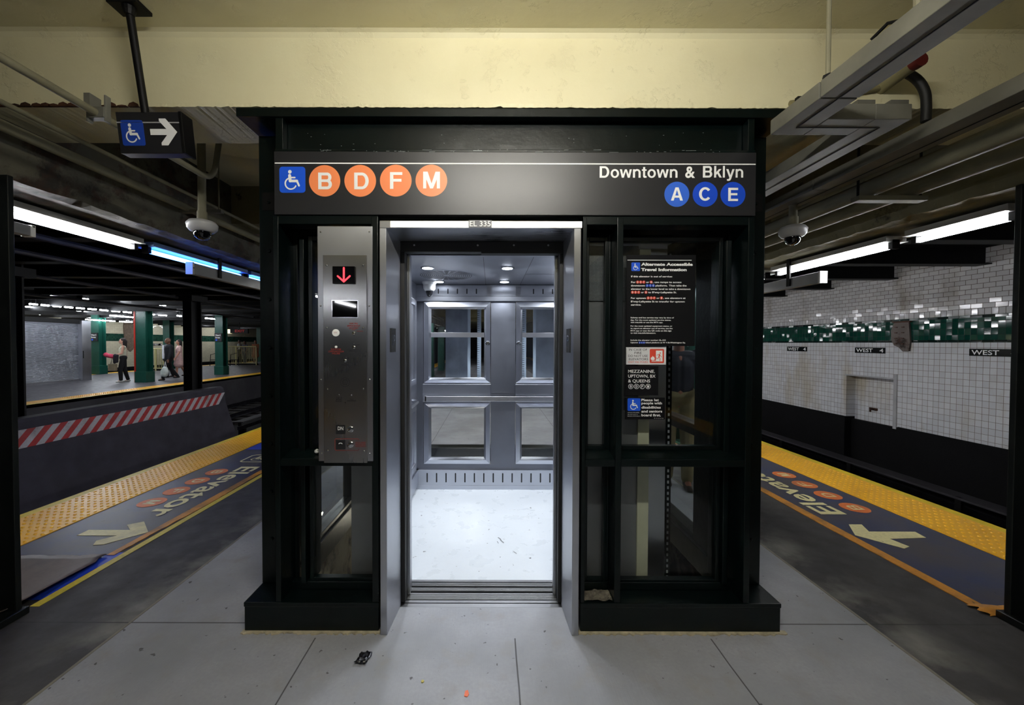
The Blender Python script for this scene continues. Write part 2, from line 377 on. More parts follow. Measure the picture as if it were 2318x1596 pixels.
ADV = dict(D=1.006, o=.851, w=1.084, n=.851, t=.464, B=1.006, k=.774, l=.387, y=.774)
def word(b, s, u0, u1, base, cap, fn, m=0):
    """bold grotesque word fitted between u0..u1"""
    tot = sum(ADV[c] for c in s)-.15; kx = (u1-u0)/(tot*cap); pen = -.075
    for c in s:
        g = lambda x, y: (u0+(pen+x)*cap*kx, base+y*cap)
        def P(*q): lf(b, [g(*p) for p in q], fn, m)
        def rc(x0, x1, y0, y1): P((x0, y0), (x1, y0), (x1, y1), (x0, y1))
        def arc(cx, cy, rx, ry, a0, a1, sx=.185, sy=.15, n=20):
            for i in range(n):
                p, q = R(a0+(a1-a0)*i/n), R(a0+(a1-a0)*(i+1)/n)
                P((cx+rx*math.cos(p), cy+ry*math.sin(p)), (cx+rx*math.cos(q), cy+ry*math.sin(q)), (cx+(rx-sx)*math.cos(q), cy+(ry-sy)*math.sin(q)), (cx+(rx-sx)*math.cos(p), cy+(ry-sy)*math.sin(p)))
        if c in 'DB': biglet(b, c, g(.09, 0)[0], g(.94 if c == 'D' else .93, 0)[0], base, base+cap, fn, m)
        if c == 'o': arc(.425, .365, .37, .385, 0, 360, n=32)
        if c == 'n': rc(.09, .275, 0, .73); rc(.585, .77, 0, .44); arc(.45, .44, .32, .31, 0, 150)
        if c == 't': rc(.13, .31, .13, .93); rc(.02, .44, .60, .73); P((.13, .16), (.31, .16), (.44, .14), (.44, .0), (.25, -.01), (.15, .05))
        if c == 'w':
            for k in (0, 1):
                h = lambda x: x if k == 0 else 1.084-x
                P((h(.01), .73), (h(.20), .73), (h(.35), 0), (h(.19), 0)); P((h(.19), 0), (h(.37), 0), (h(.60), .73), (h(.46), .73))
        if c == 'l': rc(.1, .285, 0, 1)
        if c == 'k': rc(.09, .275, 0, 1); P((.27, .22), (.27, .46), (.52, .73), (.75, .73)); P((.33, .42), (.47, .52), (.79, 0), (.57, 0))
        if c == 'y': P((.01, .73), (.215, .73), (.46, .02), (.30, -.02)); P((.765, .73), (.57, .73), (.30, -.06), (.30, -.13), (.46, -.13)); P((.30, -.04), (.46, -.13), (.37, -.25), (.24, -.29), (.09, -.27), (.09, -.13), (.22, -.14))
        pen += ADV[c]
# =====================================================================  THE SETTING
XL, XR = -4.22, 4.32            # platform edges
Y0, Y1 = -6.0, 44.0
FLC = concrete('centre_slab_concrete', (172, 174, 182), (140, 142, 148), jx=(-.92, .128, 1.157), jy=(2.17, 3.0, 3.9, 5.6, 6.6, 7.6, 8.6, 9.6), lines=1, grime=(146, 138, 122))
FLO = concrete('outer_strip_concrete', (66, 63, 62), (46, 44, 45), jx=(), jy=(2.17, 3.0, 3.9, 5.6, 7.6, 9.6), stainx=2.1, grime=(58, 50, 42), wet=.5)
FLF = concrete('far_platform_concrete', (96, 94, 98), (76, 74, 80), wet=.35)
b = MB()
for q in ((-1.985, 2.085, Y0, 2.26), (-1.985, -1.2, 2.26, 5.25), (1.42, 2.085, 2.26, 5.25), (-1.985, 2.085, 5.25, Y1), (-.6, .5, 2.26, 2.306)):
    b.box(*q, -.3, 0)
struct(b.build('floor', FLC), 'grey broom-finished concrete slab in the middle of the platform')
b = MB(); b.box(XL, -2.0, Y0, Y1, -.3, 0); struct(b.build('floor', FLO), 'dark brown-grey worn concrete along the left platform side')
b = MB(); b.box(2.1, XR, Y0, Y1, -.3, 0); struct(b.build('floor', FLO), 'dark brown-grey worn concrete along the right platform side')
SEAL = mat('joint_sealant', (128, 124, 112), .7, 0, .2, 10)
for x in (-1.9925, 2.0925):
    struct(MB().box(x-.0075, x+.0075, Y0, Y1, -.05, .002).build('trim_1' if x < 0 else 'trim_2', SEAL), 'pale sealed joint running along the platform floor')
# platform edge walls under the nosing, track beds
struct(MB().box(XL+.06, XL+.3, Y0, Y1, -1.2, -.3).build('wall_left_platform_edge', SOOT))
struct(MB().box(XR-.3, XR-.06, Y0, Y1, -1.2, -.3).build('wall_right_platform_edge', SOOT))
struct(MB().box(-11.4, XL+.3, Y0, Y1, -1.35, -1.2).build('floor', SOOT), 'black track bed between the two platforms')
struct(MB().box(XR-.3, 7.7, Y0, Y1, -1.35, -1.2).build('floor', SOOT), 'black track bed by the tiled wall')
struct(MB().box(-19.5, -11.4, Y0, Y1, -1.2, 0).build('floor', FLF), 'grey far platform across the tracks')
struct(MB().box(-23.2, -19.5, Y0, Y1, -1.35, -1.2).build('floor', SOOT), 'black track bed beyond the far platform')

# pit under the lift: pale concrete lining
PITM = plaster('pit_whitewash', (186, 178, 150), (120, 112, 96), .6, .6)
b = MB(); b.box(-1.3, -1.2, 2.26, 5.25, -1.5, .02); b.box(1.42, 1.52, 2.26, 5.25, -1.5, .02); b.box(-1.3, 1.52, 5.25, 5.35, -1.5, -.3); b.box(-1.3, 1.52, 2.16, 2.26, -1.5, -.3); b.box(-1.3, 1.52, 2.16, 5.35, -1.6, -1.5)
struct(b.build('wall_pit', PITM), 'pale stained concrete lining of the lift pit')

# right track wall
T_SQ = tilemat('white_square_tile', .083, .1, (222, 223, 226), (208, 209, 213), (112, 98, 84), rough=.13, jit=.03, g=.0035, stain=(178, 164, 132))
T_BR = tilemat('white_running_tile', .15, .075, (214, 213, 212), (196, 195, 196), (90, 78, 66), running=True, rough=.1, jit=.05, g=.0045, stain=(128, 112, 84))
T_GR = tilemat('green_band_tile', .083, .1, (16, 74, 58), (12, 58, 50), (10, 20, 20), rough=.06, jit=.09, g=.003)
T_GD = tilemat('dark_green_border_tile', .15, .05, (8, 34, 30), (6, 26, 24), (6, 12, 12), rough=.08, jit=.06, g=.003)
T_WR = tilemat('white_cap_tile', .083, .1, (208, 208, 208), (190, 190, 192), (80, 74, 66), rough=.07, jit=.1, g=.0045)
XW = 7.4
b = MB()
NY0, NY1, NZ = 7.29, 8.27, .90
for q in ((Y0, NY0, .05, 1.58), (NY1, Y1, .05, 1.58), (NY0, NY1, NZ, 1.58)): b.box(XW, XW+.19, *q)
b.box(XW+.19, XW+.3, Y0, Y1, -1.2, 1.58)
b.box(XW, XW+.3, Y0, Y1, 1.58, 1.62, 3); b.box(XW, XW+.3, Y0, Y1, 1.62, 1.96, 1); b.box(XW, XW+.3, Y0, Y1, 1.96, 2.0, 3)
b.box(XW, XW+.3, Y0, Y1, 2.0, 2.1, 4); b.box(XW, XW+.3, Y0, Y1, 2.1, 3.1, 2)
struct(b.build('wall_right', [T_SQ, T_GR, T_BR, T_GD, T_WR]), 'white tiled track wall with a dark green tile band')
b = MB(); b.box(XW-.02, XW+.19, Y0, NY0-.1, -1.2, .05); b.box(XW-.02, XW+.19, NY1, Y1, -1.2, .05); b.box(XW+.12, XW+.19, NY0-.1, NY1, -1.2, -.0)
struct(b.build('wall_right_base', SOOT), 'black sooty foot of the tiled track wall')
b = MB(); b.box(XW-.012, XW+.0, NY0-.06, NY0+.0, .0, NZ+.1); b.box(XW-.012, XW, NY0, NY1+.02, NZ, NZ+.03)
struct(b.build('trim_3', [mat('niche_edge_tile', (176, 176, 178), .2, 0, .1)]), 'raised tile edge round the shallow wall niche')
b = MB(); b.tube([(XW+.18, 7.86, .26), (XW+.1, 7.84, .27), (XW+.08, 7.82, .22)], .018, 8); b.box(XW+.17, XW+.19, 7.78, 7.94, .24, .29)
tag(b.build('wall_bracket', RUSTM), 'small rusty hook bracket inside the shallow tiled wall niche', 'bracket')
# the broken-out patch of the green band
pts = [(7.29, 1.93), (7.24, 1.95), (7.03, 1.95), (7.0, 1.6), (7.02, 1.43), (7.12, 1.42), (7.2, 1.5), (7.28, 1.53), (7.33, 1.63), (7.34, 1.8)]
b = MB().xprism(pts, XW-.03, XW+.02); b.box(XW-.05, XW+.01, 7.0, 7.3, 1.94, 1.965, 1)
for i in range(4):
    for k in range(2): b.box(XW-.045, XW-.028, 7.1+.12*k, 7.14+.12*k, 1.55+.1*i, 1.565+.1*i, 1)
tag(b.build('broken_wall_patch', [plaster('bare_mortar', (128, 118, 112), (98, 90, 86), .2, .7), RUSTM], org=(XW, 7.15, 1.42)), 'bare brown mortar patch broken out of the green tile band', 'wall damage')
# station name tiles
def name_tile(yf, yn, z0, z1, x, side, label, grp):
    t = thing('wall_name_tile', label, 'sign', (x, (yf+yn)/2, z0), grp)
    MB().box(x-side*.008, x, min(yf, yn)-.03, max(yf, yn)+.03, z0, z1).build('tile_panel', mat('name_tile_black', (16, 17, 20), .12, 0, .05), t)
    b = MB(); fn = lambda u, v: (x-side*.0095, u, v)
    ym = yf+(yn-yf)*.62; text(b, 'WEST', yf, ym, z0+.02, z1-z0-.04, fn, .012); text(b, '4', yf+(yn-yf)*.86, yn, z0+.02, z1-z0-.04, fn, .012); b.build('lettering', WHITE, t)
for i, (a, c) in enumerate(((6.118, 5.58), (8.05, 7.49), (9.9, 9.34))):
    name_tile(a, c, 1.375, 1.485, XW, 1, ['black WEST 4 tile strip on the white wall, the nearest and largest', 'black WEST 4 tile strip on the white wall left of the niche top', 'black WEST 4 tile strip farthest off beside the green elevator booth'][i], 'station name tiles on the track wall')
# far left wall
TC1 = tilemat('far_cream_tile', .30, .12, (222, 214, 186), (212, 204, 176), (168, 158, 132), running=True, rough=.12, jit=.12, g=.006)
TC2 = tilemat('far_green_tile', .1, .1, (40, 84, 66), (22, 56, 46), (40, 52, 46), rough=.1, jit=.2, g=.004)
XF = -23.0
b = MB(); b.box(XF-.2, XF, Y0, Y1, .0, 1.62); b.box(XF-.2, XF, Y0, Y1, 1.62, 2.08, 1); b.box(XF-.2, XF, Y0, Y1, 2.08, 3.1, 0); b.box(XF-.2, XF+.02, Y0, Y1, -1.2, 0, 2)
struct(b.build('wall_left', [TC1, TC2, SOOT]), 'cream tiled wall with green band far beyond the left platform')
for yc, l in ((22.9, 'small black WEST 4 strip on the far cream wall left of a green column'), (27.4, 'small black WEST 4 strip on the far cream wall right of the walking woman')):
    name_tile(yc-.35, yc+.35, 1.33, 1.47, XF, -1, l, 'name tiles on the far cream wall')
b = MB().xprism([(25.3, .95), (25.0, 1.2), (24.9, 1.7), (24.85, 2.6), (24.95, 3.0), (25.65, 3.0), (25.6, 2.5), (25.7, 2.0), (25.62, 1.5), (25.5, 1.1)], XF+.001, XF+.05)
tag(b.build('leak_stain', mat('leak_brown_crust', (118, 100, 84), .8, 0, .3, 8, .6, 10)), 'long brown leak crust down the far cream tiled wall', 'stain')
struct(MB().box(-23.3, 7.8, Y1, Y1+.2, -1.3, 3.2).build('wall_back', SOOT))
struct(MB().box(-23.3, 7.8, Y0-.2, Y0, -1.3, 3.2).build('wall_front', mat('dim_back_wall', (70, 70, 66), .7, 0, .2)))

# ceilings
ZC, ZB = 3.17, 2.782
struct(MB().box(-3.15, 3.4, Y0, Y1, ZC, ZC+.2).build('ceiling', CREAM), 'cream painted concrete ceiling over the platform')
struct(MB().box(-23.2, -3.15, Y0, Y1, 2.98, 3.2).build('ceiling', SOOT), 'black ceiling over the left tracks')
struct(MB().box(3.4, 7.8, Y0, Y1, 3.0, 3.2).build('ceiling', SOOT), 'black ceiling over the right track')
for k, y in enumerate((2.104, -2.0, 4.15, 6.2, 8.25, 10.3, 12.4, 14.5, 18.6, 22.7)):
    d = .38
    b = MB()
    if k == 0:
        # front beam: chipped lower arris and a soft cove into the ceiling
        n = 420; xs = [-2.7+5.6*i/n for i in range(n+1)]; rnd = random.Random(3)
        lowz = [ZB+rnd.random()*.0035+(.006*rnd.random() if rnd.random() < .12 else 0) for _ in xs]
        prof = [(0.0, None), (0.0, ZB+.02), (0.0, ZC-.03), (-.012, ZC-.01), (-.03, ZC)]
        rows = [[(x, y+.003*rnd.random(), lowz[i]) for i, x in enumerate(xs)]]+[[(x, y+p[0], p[1]) for x in xs] for p in prof[1:]]
        rows = [[(x, y+d, ZB) for x in xs]]+rows
        vs = [p for r_ in rows for p in r_]; W_ = n+1
        b.add(vs, [(r_*W_+i, r_*W_+i+1, (r_+1)*W_+i+1, (r_+1)*W_+i) for r_ in range(len(rows)-1) for i in range(n)])
        b.box(-2.7, 2.9, y+d-.02, y+d, ZB, ZC)
    else: b.box(-2.7, 2.9, y, y+d, ZB, ZC)
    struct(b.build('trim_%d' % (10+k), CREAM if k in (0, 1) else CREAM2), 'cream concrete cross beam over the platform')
b = MB(); rnd = random.Random(12)
for i in range(15):
    x = -2.62+.05*i+rnd.random()*.02; h = .006+.018*rnd.random(); b.yprism([(x, ZB), (x+.055, ZB), (x+.05, ZB+h*.6), (x+.03, ZB+h), (x+.008, ZB+h*.7)], 2.098, 2.112)
tag(b.build('rust_stain', RUSTM), 'ragged rust along the lower edge of the cream beam left of the hanging sign', 'rust stain')
def longbeam(x0, x1, z0, name, m):
    n = 320; b = MB(); rnd = random.Random(5 if x0 < 0 else 6); xf = x1 if x0 < 0 else x0; xo = x0 if x0 < 0 else x1
    ys = [Y0+(16-Y0)*i/n for i in range(n+1)]; off = 0; P = []
    for yy in ys:
        off = off*.7+rnd.uniform(-1, 1)*.012; P.append((xf+(abs(off) if x0 > 0 else -abs(off))*.8, z0+abs(off)*1.2))
    rows = [[(xf, yy, ZC) for yy in ys], [(xf, yy, z0+.2) for yy in ys], [(p[0]-.3*(p[0]-xf), yy, p[1]+.06) for p, yy in zip(P, ys)], [(p[0]+(-.02 if x0 < 0 else .02), yy, p[1]) for p, yy in zip(P, ys)], [(xf+(-.1 if x0 < 0 else .1), yy, z0) for yy in ys], [(xo, yy, z0) for yy in ys], [(xo, yy, ZC) for yy in ys]]
    W_ = n+1; b.add([p for r_ in rows for p in r_], [(r_*W_+i, r_*W_+i+1, (r_+1)*W_+i+1, (r_+1)*W_+i) for r_ in range(len(rows)-1) for i in range(n)])
    b.box(x0, x1, 16, Y1, z0, ZC)
    struct(b.build(name, m))
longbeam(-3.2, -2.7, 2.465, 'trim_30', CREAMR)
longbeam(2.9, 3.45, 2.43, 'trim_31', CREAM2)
# black transverse steel over the tracks
for x0, x1, nm in ((3.45, 7.4, 40), (-11.5, -3.2, 60)):
    k = 0; y = 1.85
    while y < 30:
        b = MB().box(x0, x1, y, y+.2, 2.74, 2.76).box(x0, x1, y+.08, y+.12, 2.76, 3.0)
        struct(b.build('trim_%d' % (nm+k), BLACK)); y += 1.35; k += 1
k = 0; y = 9.0
while y < 34:
    struct(MB().box(-23, -11.5, y, y+.16, 2.74, 3.0).build('trim_%d' % (80+k), BLACK)); y += 2.05; k += 1
for i, (x, z) in enumerate(((-4.6, 2.62), (-5.8, 2.66), (-7.9, 2.68), (-11.2, 2.70))):
    tag(MB().tube([(x, Y0, z), (x, Y1, z)], .035, 8).build('conduit_pipe', mat('sooty_conduit', (42, 42, 46), .5, 0, .2)), ['sooty conduit under the track ceiling nearest the striped barrier side', 'second sooty conduit crossing the dark left ceiling', 'sooty conduit above the black centre columns', 'sooty conduit along the far platform edge ceiling'][i], 'pipe')

# ---------------- tactile strips ----------------
def tactile(x0, x1, xe, name_label, y0=Y0, y1=Y1, domes=(2.2, 11.5)):
    """x0..x1 domed field, xe outer edge of the plain nosing board"""
    t = thing('tactile_warning_strip', name_label, 'tactile strip', ((x0+x1)/2, 4, 0))
    b = MB().box(x0, x1, y0, y1, -.02, .006)
    if domes:
        p = .0605; nx = int(abs(x1-x0)/p); a = min(x0, x1)+(abs(x1-x0)-(nx-1)*p)/2; yy = domes[0]
        while yy < domes[1]:
            for i in range(nx):
                cx = a+i*p; V = []
                for rr, h in ((.0125, .006), (.0075, .0115)):
                    V += [(cx+rr*math.cos(k*math.pi/4), yy+rr*math.sin(k*math.pi/4), h) for k in range(8)]
                b.add(V, [(k, (k+1) % 8, 8+(k+1) % 8, 8+k) for k in range(8)]+[tuple(range(8, 16))])
            yy += p
    b.build('domed_tile', YEL, t)
    xa, xb = sorted((x1, xe)); b = MB().box(xa, xb, y0, y1, -.09, .004)
    b.build('edge_board', YELE, t, .006)
tactile(-3.57, -4.12, XL, 'yellow domed warning strip along the left platform edge')
tactile(3.70, 4.22, XR, 'yellow domed warning strip along the right platform edge')
tactile(-12.0, -11.52, -11.4, 'yellow warning strip on the near edge of the far platform', domes=(11, 19))
tactile(-19.0, -19.4, -19.5, 'yellow warning strip on the back edge of the far platform', domes=None)

# ---------------- tracks ----------------
RAIL = mat('rail_steel', (96, 96, 104), .3, 1, .3); TIE = mat('track_tie', (34, 30, 28), .8, 0, .3)
def track(xc, label, y0=3, y1=40):
    t = thing('railway_track', label, 'track', (xc, y0, -1.2))
    for s in (-.72, .72):
        x = xc+s; b = MB().box(x-.07, x+.07, y0, y1, -1.1, -1.085).box(x-.01, x+.01, y0, y1, -1.085, -.98).box(x-.035, x+.035, y0, y1, -.98, -.94); b.build('rail', RAIL, t)
    b = MB(); y = y0
    while y < 24: b.box(xc-1.25, xc+1.25, y, y+.22, -1.2, -1.1); y += .6
    b.build('ties', TIE, t)
for x, l in ((-5.85, 'near left track running beside the yellow platform edge'), (-9.8, 'second left track beyond the striped barrier'), (5.85, 'right track in front of the white tiled wall'), (-21.2, 'track beyond the far platform below the cream wall')): track(x, l)
for x, l in ((-7.2, 'power rail under its cover board past the end of the barrier'), (7.05, 'power rail at the foot of the white tiled wall')):
    t = thing('third_rail', l, 'rail', (x, 11.4, -1.2)); y0 = 11.3 if x < 0 else 2
    MB().box(x-.04, x+.04, y0, 40, -.95, -.85).build('power_rail', RAIL, t)
    MB().box(x-.16, x+.12, y0, 40, -.74, -.71).build('cover_board', mat('cover_board', (48, 46, 50), .6, 0, .2), t)
    y = y0+.2
    while y < 30: MB().box(x-.14, x-.1, y, y+.08, -1.2, -.71).build('bracket', BLACK, t); MB().box(x-.05, x+.05, y, y+.08, -1.2, -.95).build('insulator', BLACK, t); y += 1.8

# ---------------- columns ----------------
def ibeam(b, xc, yc, w, d, z0, z1, tf=.03, m=0):
    b.box(xc-w/2, xc+w/2, yc-d/2, yc-d/2+tf, z0, z1, m); b.box(xc-w/2, xc+w/2, yc+d/2-tf, yc+d/2, z0, z1, m); b.box(xc-tf/2, xc+tf/2, yc-d/2+tf, yc+d/2-tf, z0, z1, m)
def ibeam_x(b, xc, yc, w, d, z0, z1, tf=.03, m=0):
    b.box(xc-w/2, xc-w/2+tf, yc-d/2, yc+d/2, z0, z1, m); b.box(xc+w/2-tf, xc+w/2, yc-d/2, yc+d/2, z0, z1, m); b.box(xc-w/2+tf, xc+w/2-tf, yc-tf/2, yc+tf/2, z0, z1, m)
def column(x, y, ztop, label, grp, m, w=.34, base=False):
    t = thing('platform_column', label, 'column', (x, y, 0), grp)
    b = MB(); ibeam(b, x, y, w, .36, 0, ztop); b.box(x-w/2-.02, x+w/2+.02, y-.2, y+.2, 0, .04); b.build('shaft', m, t, .004)
    if base: MB().box(x-w/2-.03, x+w/2+.03, y-.21, y+.21, 0, .42).build('base_casing', m, t, .01)
    b = MB()
    for i in range(int(ztop/.2)):
        for s in (-1, 1): b.lathe([(.014, 0), (.013, -.006), (.006, -.011)], (x+s*w*.36, y-.18, .3+.2*i), 'y', 8)
    b.build('rivets', m, t)
    return t
c = column(-2.83, 2.05, 2.47, 'dark rusty steel column at the left edge of the picture', 'columns of the near platform', COLDARK)
b = MB()
rn = random.Random(9)
for i in range(16):
    z = .5+rn.random()*1.9; h = .05+rn.random()*.22; y_ = 1.868; x_ = -2.72+rn.random()*.03
    P = [(x_+(.012+.02*rn.random())*math.cos(a*.9), z+h/2*math.sin(a*.9)) for a in range(7)]
    b.yprism(P, y_-.0015, y_)
b.build('rust_scab', RUSTM, c)
column(3.07, 2.04, 2.43, 'black steel column at the right edge of the picture', 'columns of the near platform', COLDARK)
for x, yb, zt in ((-2.83, 2.05, 2.47), (3.07, 2.04, 2.43)):
    for k in range(1, 9):
        if x > 0 and k in (4, 5, 6, 7, 8): continue
        column(x, yb+4.1*k, zt, 'green platform column seen through the elevator glass' if x < 0 else 'green platform column hidden behind the elevator booth', 'green columns down the near platform', COLGREEN)
for y, l in ((6.33, 'black column between the tracks at far left of the striped barrier'), (10.31, 'black column standing behind the striped barrier near its end')):
    t = thing('track_column', l, 'column', (-7.74, y, -1.2), 'black columns between the tracks')
    b = MB(); ibeam(b, -7.74, y, .22, .36, -1.2, 2.98); b.build('shaft', BLACK, t); MB().box(-7.94, -7.54, y-.28, y+.28, 2.6, 2.75).build('cap_plate', BLACK, t)
for x, y, l in ((-13.5, 15.48, 'green column with a red stripe right of the walking woman'), (-13.03, 19.2, 'green column carrying a black station sign, right of the striped barrier columns'), (-19.05, 19.3, 'green column carrying a black station sign beside the steel shutter'), (-18.9, 23.3, 'green column behind the man in the dark suit'), (-18.9, 32.5, 'green column farthest right behind the waiting group')):
    t = column(x, y, 2.98, l, 'green columns of the far platform', COLGREEN, .38, True)
    if y == 15.48:
        MB().box(x-.235, x-.185, y-.2, y-.13, 0, 2.75).build('red_stripe', mat('red_enamel', (176, 44, 30), .4, 0, .1), t)
    if y in (19.2, 19.3):
        fx = x; s = thing('column_sign', 'black West 4 Street sign on the green column ' + ('by the shutter' if x < -15 else 'in front of the railing'), 'sign', (fx, y-.21, 1.6), 'station signs on the far columns')
        MB().box(fx-.17, fx+.17, y-.23, y-.2, 1.60, 2.0).build('panel', SIGNBLACK, s)
        b = MB(); fn = plane_y(y-.232); text(b, 'West 4', fx-.13, fx+.11, 1.86, .075, fn, .02); text(b, 'Street', fx-.13, fx+.09, 1.75, .075, fn, .02); b.build('lettering', WHITE, s)
        MB().face([fn(*p) for p in disc((fx-.08, 1.67), .045, 20)]).build('route_dot', BLUE, s)

# ---------------- fluorescent fixtures ----------------
def fixture(x, y0, L, z, tube_m, box_m, label, grp, side):
    t = thing('fluorescent_light', label, 'light fixture', (x, y0, z), grp)
    MB().tube([(x, y0+.035, z), (x, y0+L-.035, z)], .019, 10).build('tube', tube_m, t)
    b = MB(); w = .08
    b.box(x-w, x+w, y0, y0+L, z+.035, z+.075); b.xprism([(y0, z+.03), (y0+L, z+.03), (y0+L, z+.034), (y0, z+.034)], x-w*1.2, x+w*1.2)
    b.build('housing', box_m, t)
    for yy in (y0, y0+L-.035):
        MB().box(x-.03, x+.03, yy, yy+.035, z-.022, z+.05).build('lamp_holder', BLACK, t)
    return t
zl, xl = 2.37, -3.09
FIXG = [('white tube light at upper left beside the rusty column', 2.13), ('blue glowing tube light above the left hanging sign box', 3.53), ('blue glowing tube light partly behind the green booth post', 4.93)]
fixture(xl, 2.13, 1.33, zl, TUBE, FIXT, FIXG[0][0], 'platform edge tube lights', -1)
fixture(xl, 3.56, 1.37, zl, TUBEB, FIXB, FIXG[1][0], 'platform edge tube lights', -1)
fixture(xl, 5.0, 1.33, zl, TUBEB, FIXB, FIXG[2][0], 'platform edge tube lights', -1)
for y in (-4.9, -3.5, 6.6, 8.0, 9.4, 10.8, 12.2, 13.6, 17, 20, 23, 26): fixture(xl, y, 1.3, zl, TUBE, FIXT, 'white tube light in the left edge row beyond the picture or booth', 'platform edge tube lights out of direct view', -1)
xr, zr = 3.2, 2.33
fixture(xr, 2.42, .6, zr, TUBE, FIXT, 'short white tube light nearest the right column', 'platform edge tube lights', 1)
fixture(xr, 3.16, 1.3, zr, TUBE, FIXT, 'long white tube light at right above the hanging sign box', 'platform edge tube lights', 1)
for y in (-4.9, -3.5, 4.62, 6.1, 7.5, 8.9, 10.3, 11.7, 13.1, 17, 20, 23, 26): fixture(xr, y, 1.3, zr, TUBE, FIXT, 'white tube light in the right edge row beyond the picture or booth', 'platform edge tube lights out of direct view', 1)
# one cross-wise fitting on the ceiling above the photographer
t = thing('fluorescent_light', 'ceiling tube light above and behind the viewpoint', 'light fixture', (.1, .45, 3.0))
MB().tube([(-.45, .45, 3.0), (.65, .45, 3.0)], .019, 10).build('tube', TUBEN, t)
MB().box(-.5, .7, .39, .51, 3.05, 3.1).box(-.4, -.36, .43, .47, 3.1, ZC).box(.5, .54, .43, .47, 3.1, ZC).build('housing', FIXT, t)
for x in (-.48, .65): MB().box(x, x+.03, .42, .48, 2.97, 3.06).build('lamp_holder', BLACK, t)

t = thing('fluorescent_light', 'added tube light brightening the platform behind the elevator booth', 'light fixture', (.2, 7.3, 3.0))  # extra fitting added to brighten the view past the booth
MB().tube([(-.5, 7.3, 3.0), (.75, 7.3, 3.0)], .019, 10).build('tube', TUBEN, t); MB().box(-.55, .8, 7.24, 7.36, 3.05, 3.1).box(-.4, -.36, 7.28, 7.32, 3.1, ZC).box(.6, .64, 7.28, 7.32, 3.1, ZC).build('housing', FIXT, t)
# far platform lights: rows broken up by the ceiling steel
def faint(x, y, z, L, label, m=TUBEF):
    b = MB().tube([(x, y, z), (x, y+L, z)], .028, 6)
    for q in (.15, .85): b.box(x-.01, x+.01, y+L*q-.01, y+L*q+.01, z+.02, 2.99, 1)
    o = b.build('fluorescent_tube', [m, BLACK]); tag(o, label, 'light tube', 'tube lights over the far platform')
def at_row(px, X):      # distance along the row at photo column px
    return X*900/(px-1112)
for a, c in ((115, 150), (155, 208), (211, 246), (251, 278), (285, 322), (327, 403)): faint(-12.2, at_row(a, -12.2), 2.93-.09*(a < 160), at_row(c, -12.2)-at_row(a, -12.2), 'tube of the upper broken row above the far platform edge')
k = 70
for a in range(12): 
    pa = 69+a*26.5; faint(-14.5, at_row(pa, -14.5), 2.745, at_row(pa+17, -14.5)-at_row(pa, -14.5), 'short lit tube in the long dashed row above the far platform')
for a in range(7): pa = 60+a*22; faint(-17.5, at_row(pa, -17.5), 2.88, at_row(pa+14, -17.5)-at_row(pa, -17.5), 'faint lit tube in the third row over the far platform')
for a, c in ((250, 285), (288, 340)): faint(-16.5, at_row(a, -16.5), 2.70, at_row(c, -16.5)-at_row(a, -16.5), 'bright lit tube above the green column and walking woman')
for a, c in ((195, 228), (232, 261), (272, 300), (312, 345)): faint(-18.8, at_row(a, -18.8), 2.60, at_row(c, -18.8)-at_row(a, -18.8), 'lit tube in the lowest row above the cream wall opening')
for a, c in ((402, 411), (466, 486)): faint(-12.6, at_row(a, -12.6), 2.62, at_row(c, -12.6)-at_row(a, -12.6), 'small lit tube near the black column cap')
for y in (10, 12.5, 15, 17.5, 20, 23, 26, 29, 32): faint(-21.3, y, 2.86, 1.3, 'tube light over the track behind the far platform')
# =====================================================================  THE ELEVATOR BOOTH
DF, DG, DB = 2.104, 2.245, 5.30          # front bars, glass plane, rear face
KX0, KX1 = -1.32, 1.555
k = thing('elevator_booth', 'dark green steel and glass elevator booth standing in the middle of the platform', 'elevator booth', (.1, 3.7, 0))
# foot: front left and front right of the doorway, sides, rear
for x0, x1 in ((KX0, -.60), (.482, KX1)):
    b = MB().box(x0, x1, DF, 2.27, 0, .135); b.box(x0-.002, x1+.002, DF-.004, 2.30, .135, .16); b.build('base_curb', GREEN, k, .004)
b = MB().box(KX0, -1.18, 2.27, DB, 0, .16); b.build('base_curb', GREEN, k, .004)
b = MB().box(1.41, KX1, 2.27, DB, 0, .16); b.build('base_curb', GREEN, k, .004)
MB().box(KX0, KX1, DB-.1, DB+.1, 0, .17).build('base_curb', GREEN, k, .004)
b = MB(); rn = random.Random(11)
for x0, x1 in ((KX0-.01, -.59), (.47, KX1+.03)):
    n = 70; top = [(x0+(x1-x0)*i/n, DF-.012-.016*rn.random()) for i in range(n+1)]
    b.zprism([(x0, DF+.01)]+top+[(x1, DF+.01)], 0, .006)
o = b.build('grout_bead', mat('old_grout', (176, 166, 140), .8, 0, .3, 20, .5, 60), k); o['label'] = 'ragged pale grout line along the foot'
# corner posts (outer casing, bolt heads)
def post(x0, x1, y0, y1, name='corner_post'):
    p = MB().box(x0, x1, y0, y1, .16, 2.72).build(name, GREEN, k, .004)
    return p
def bolts(parent, pts, y, r=.011):
    for (x, z) in pts:
        MB().lathe([(r, 0), (r, -.004), (r*.7, -.009)], (x, y, z), 'y', 6).build('bolt', GREEN, parent)
pl = post(KX0, -1.205, 2.272, 2.40); pr = post(1.435, KX1, 2.272, 2.40); post(KX0, -1.2, DB-.13, DB); post(1.43, KX1, DB-.13, DB)
bolts(pl, [(-1.262, .42+.275*i) for i in range(8)], 2.272); bolts(pr, [(1.497, .42+.275*i) for i in range(8)], 2.272)
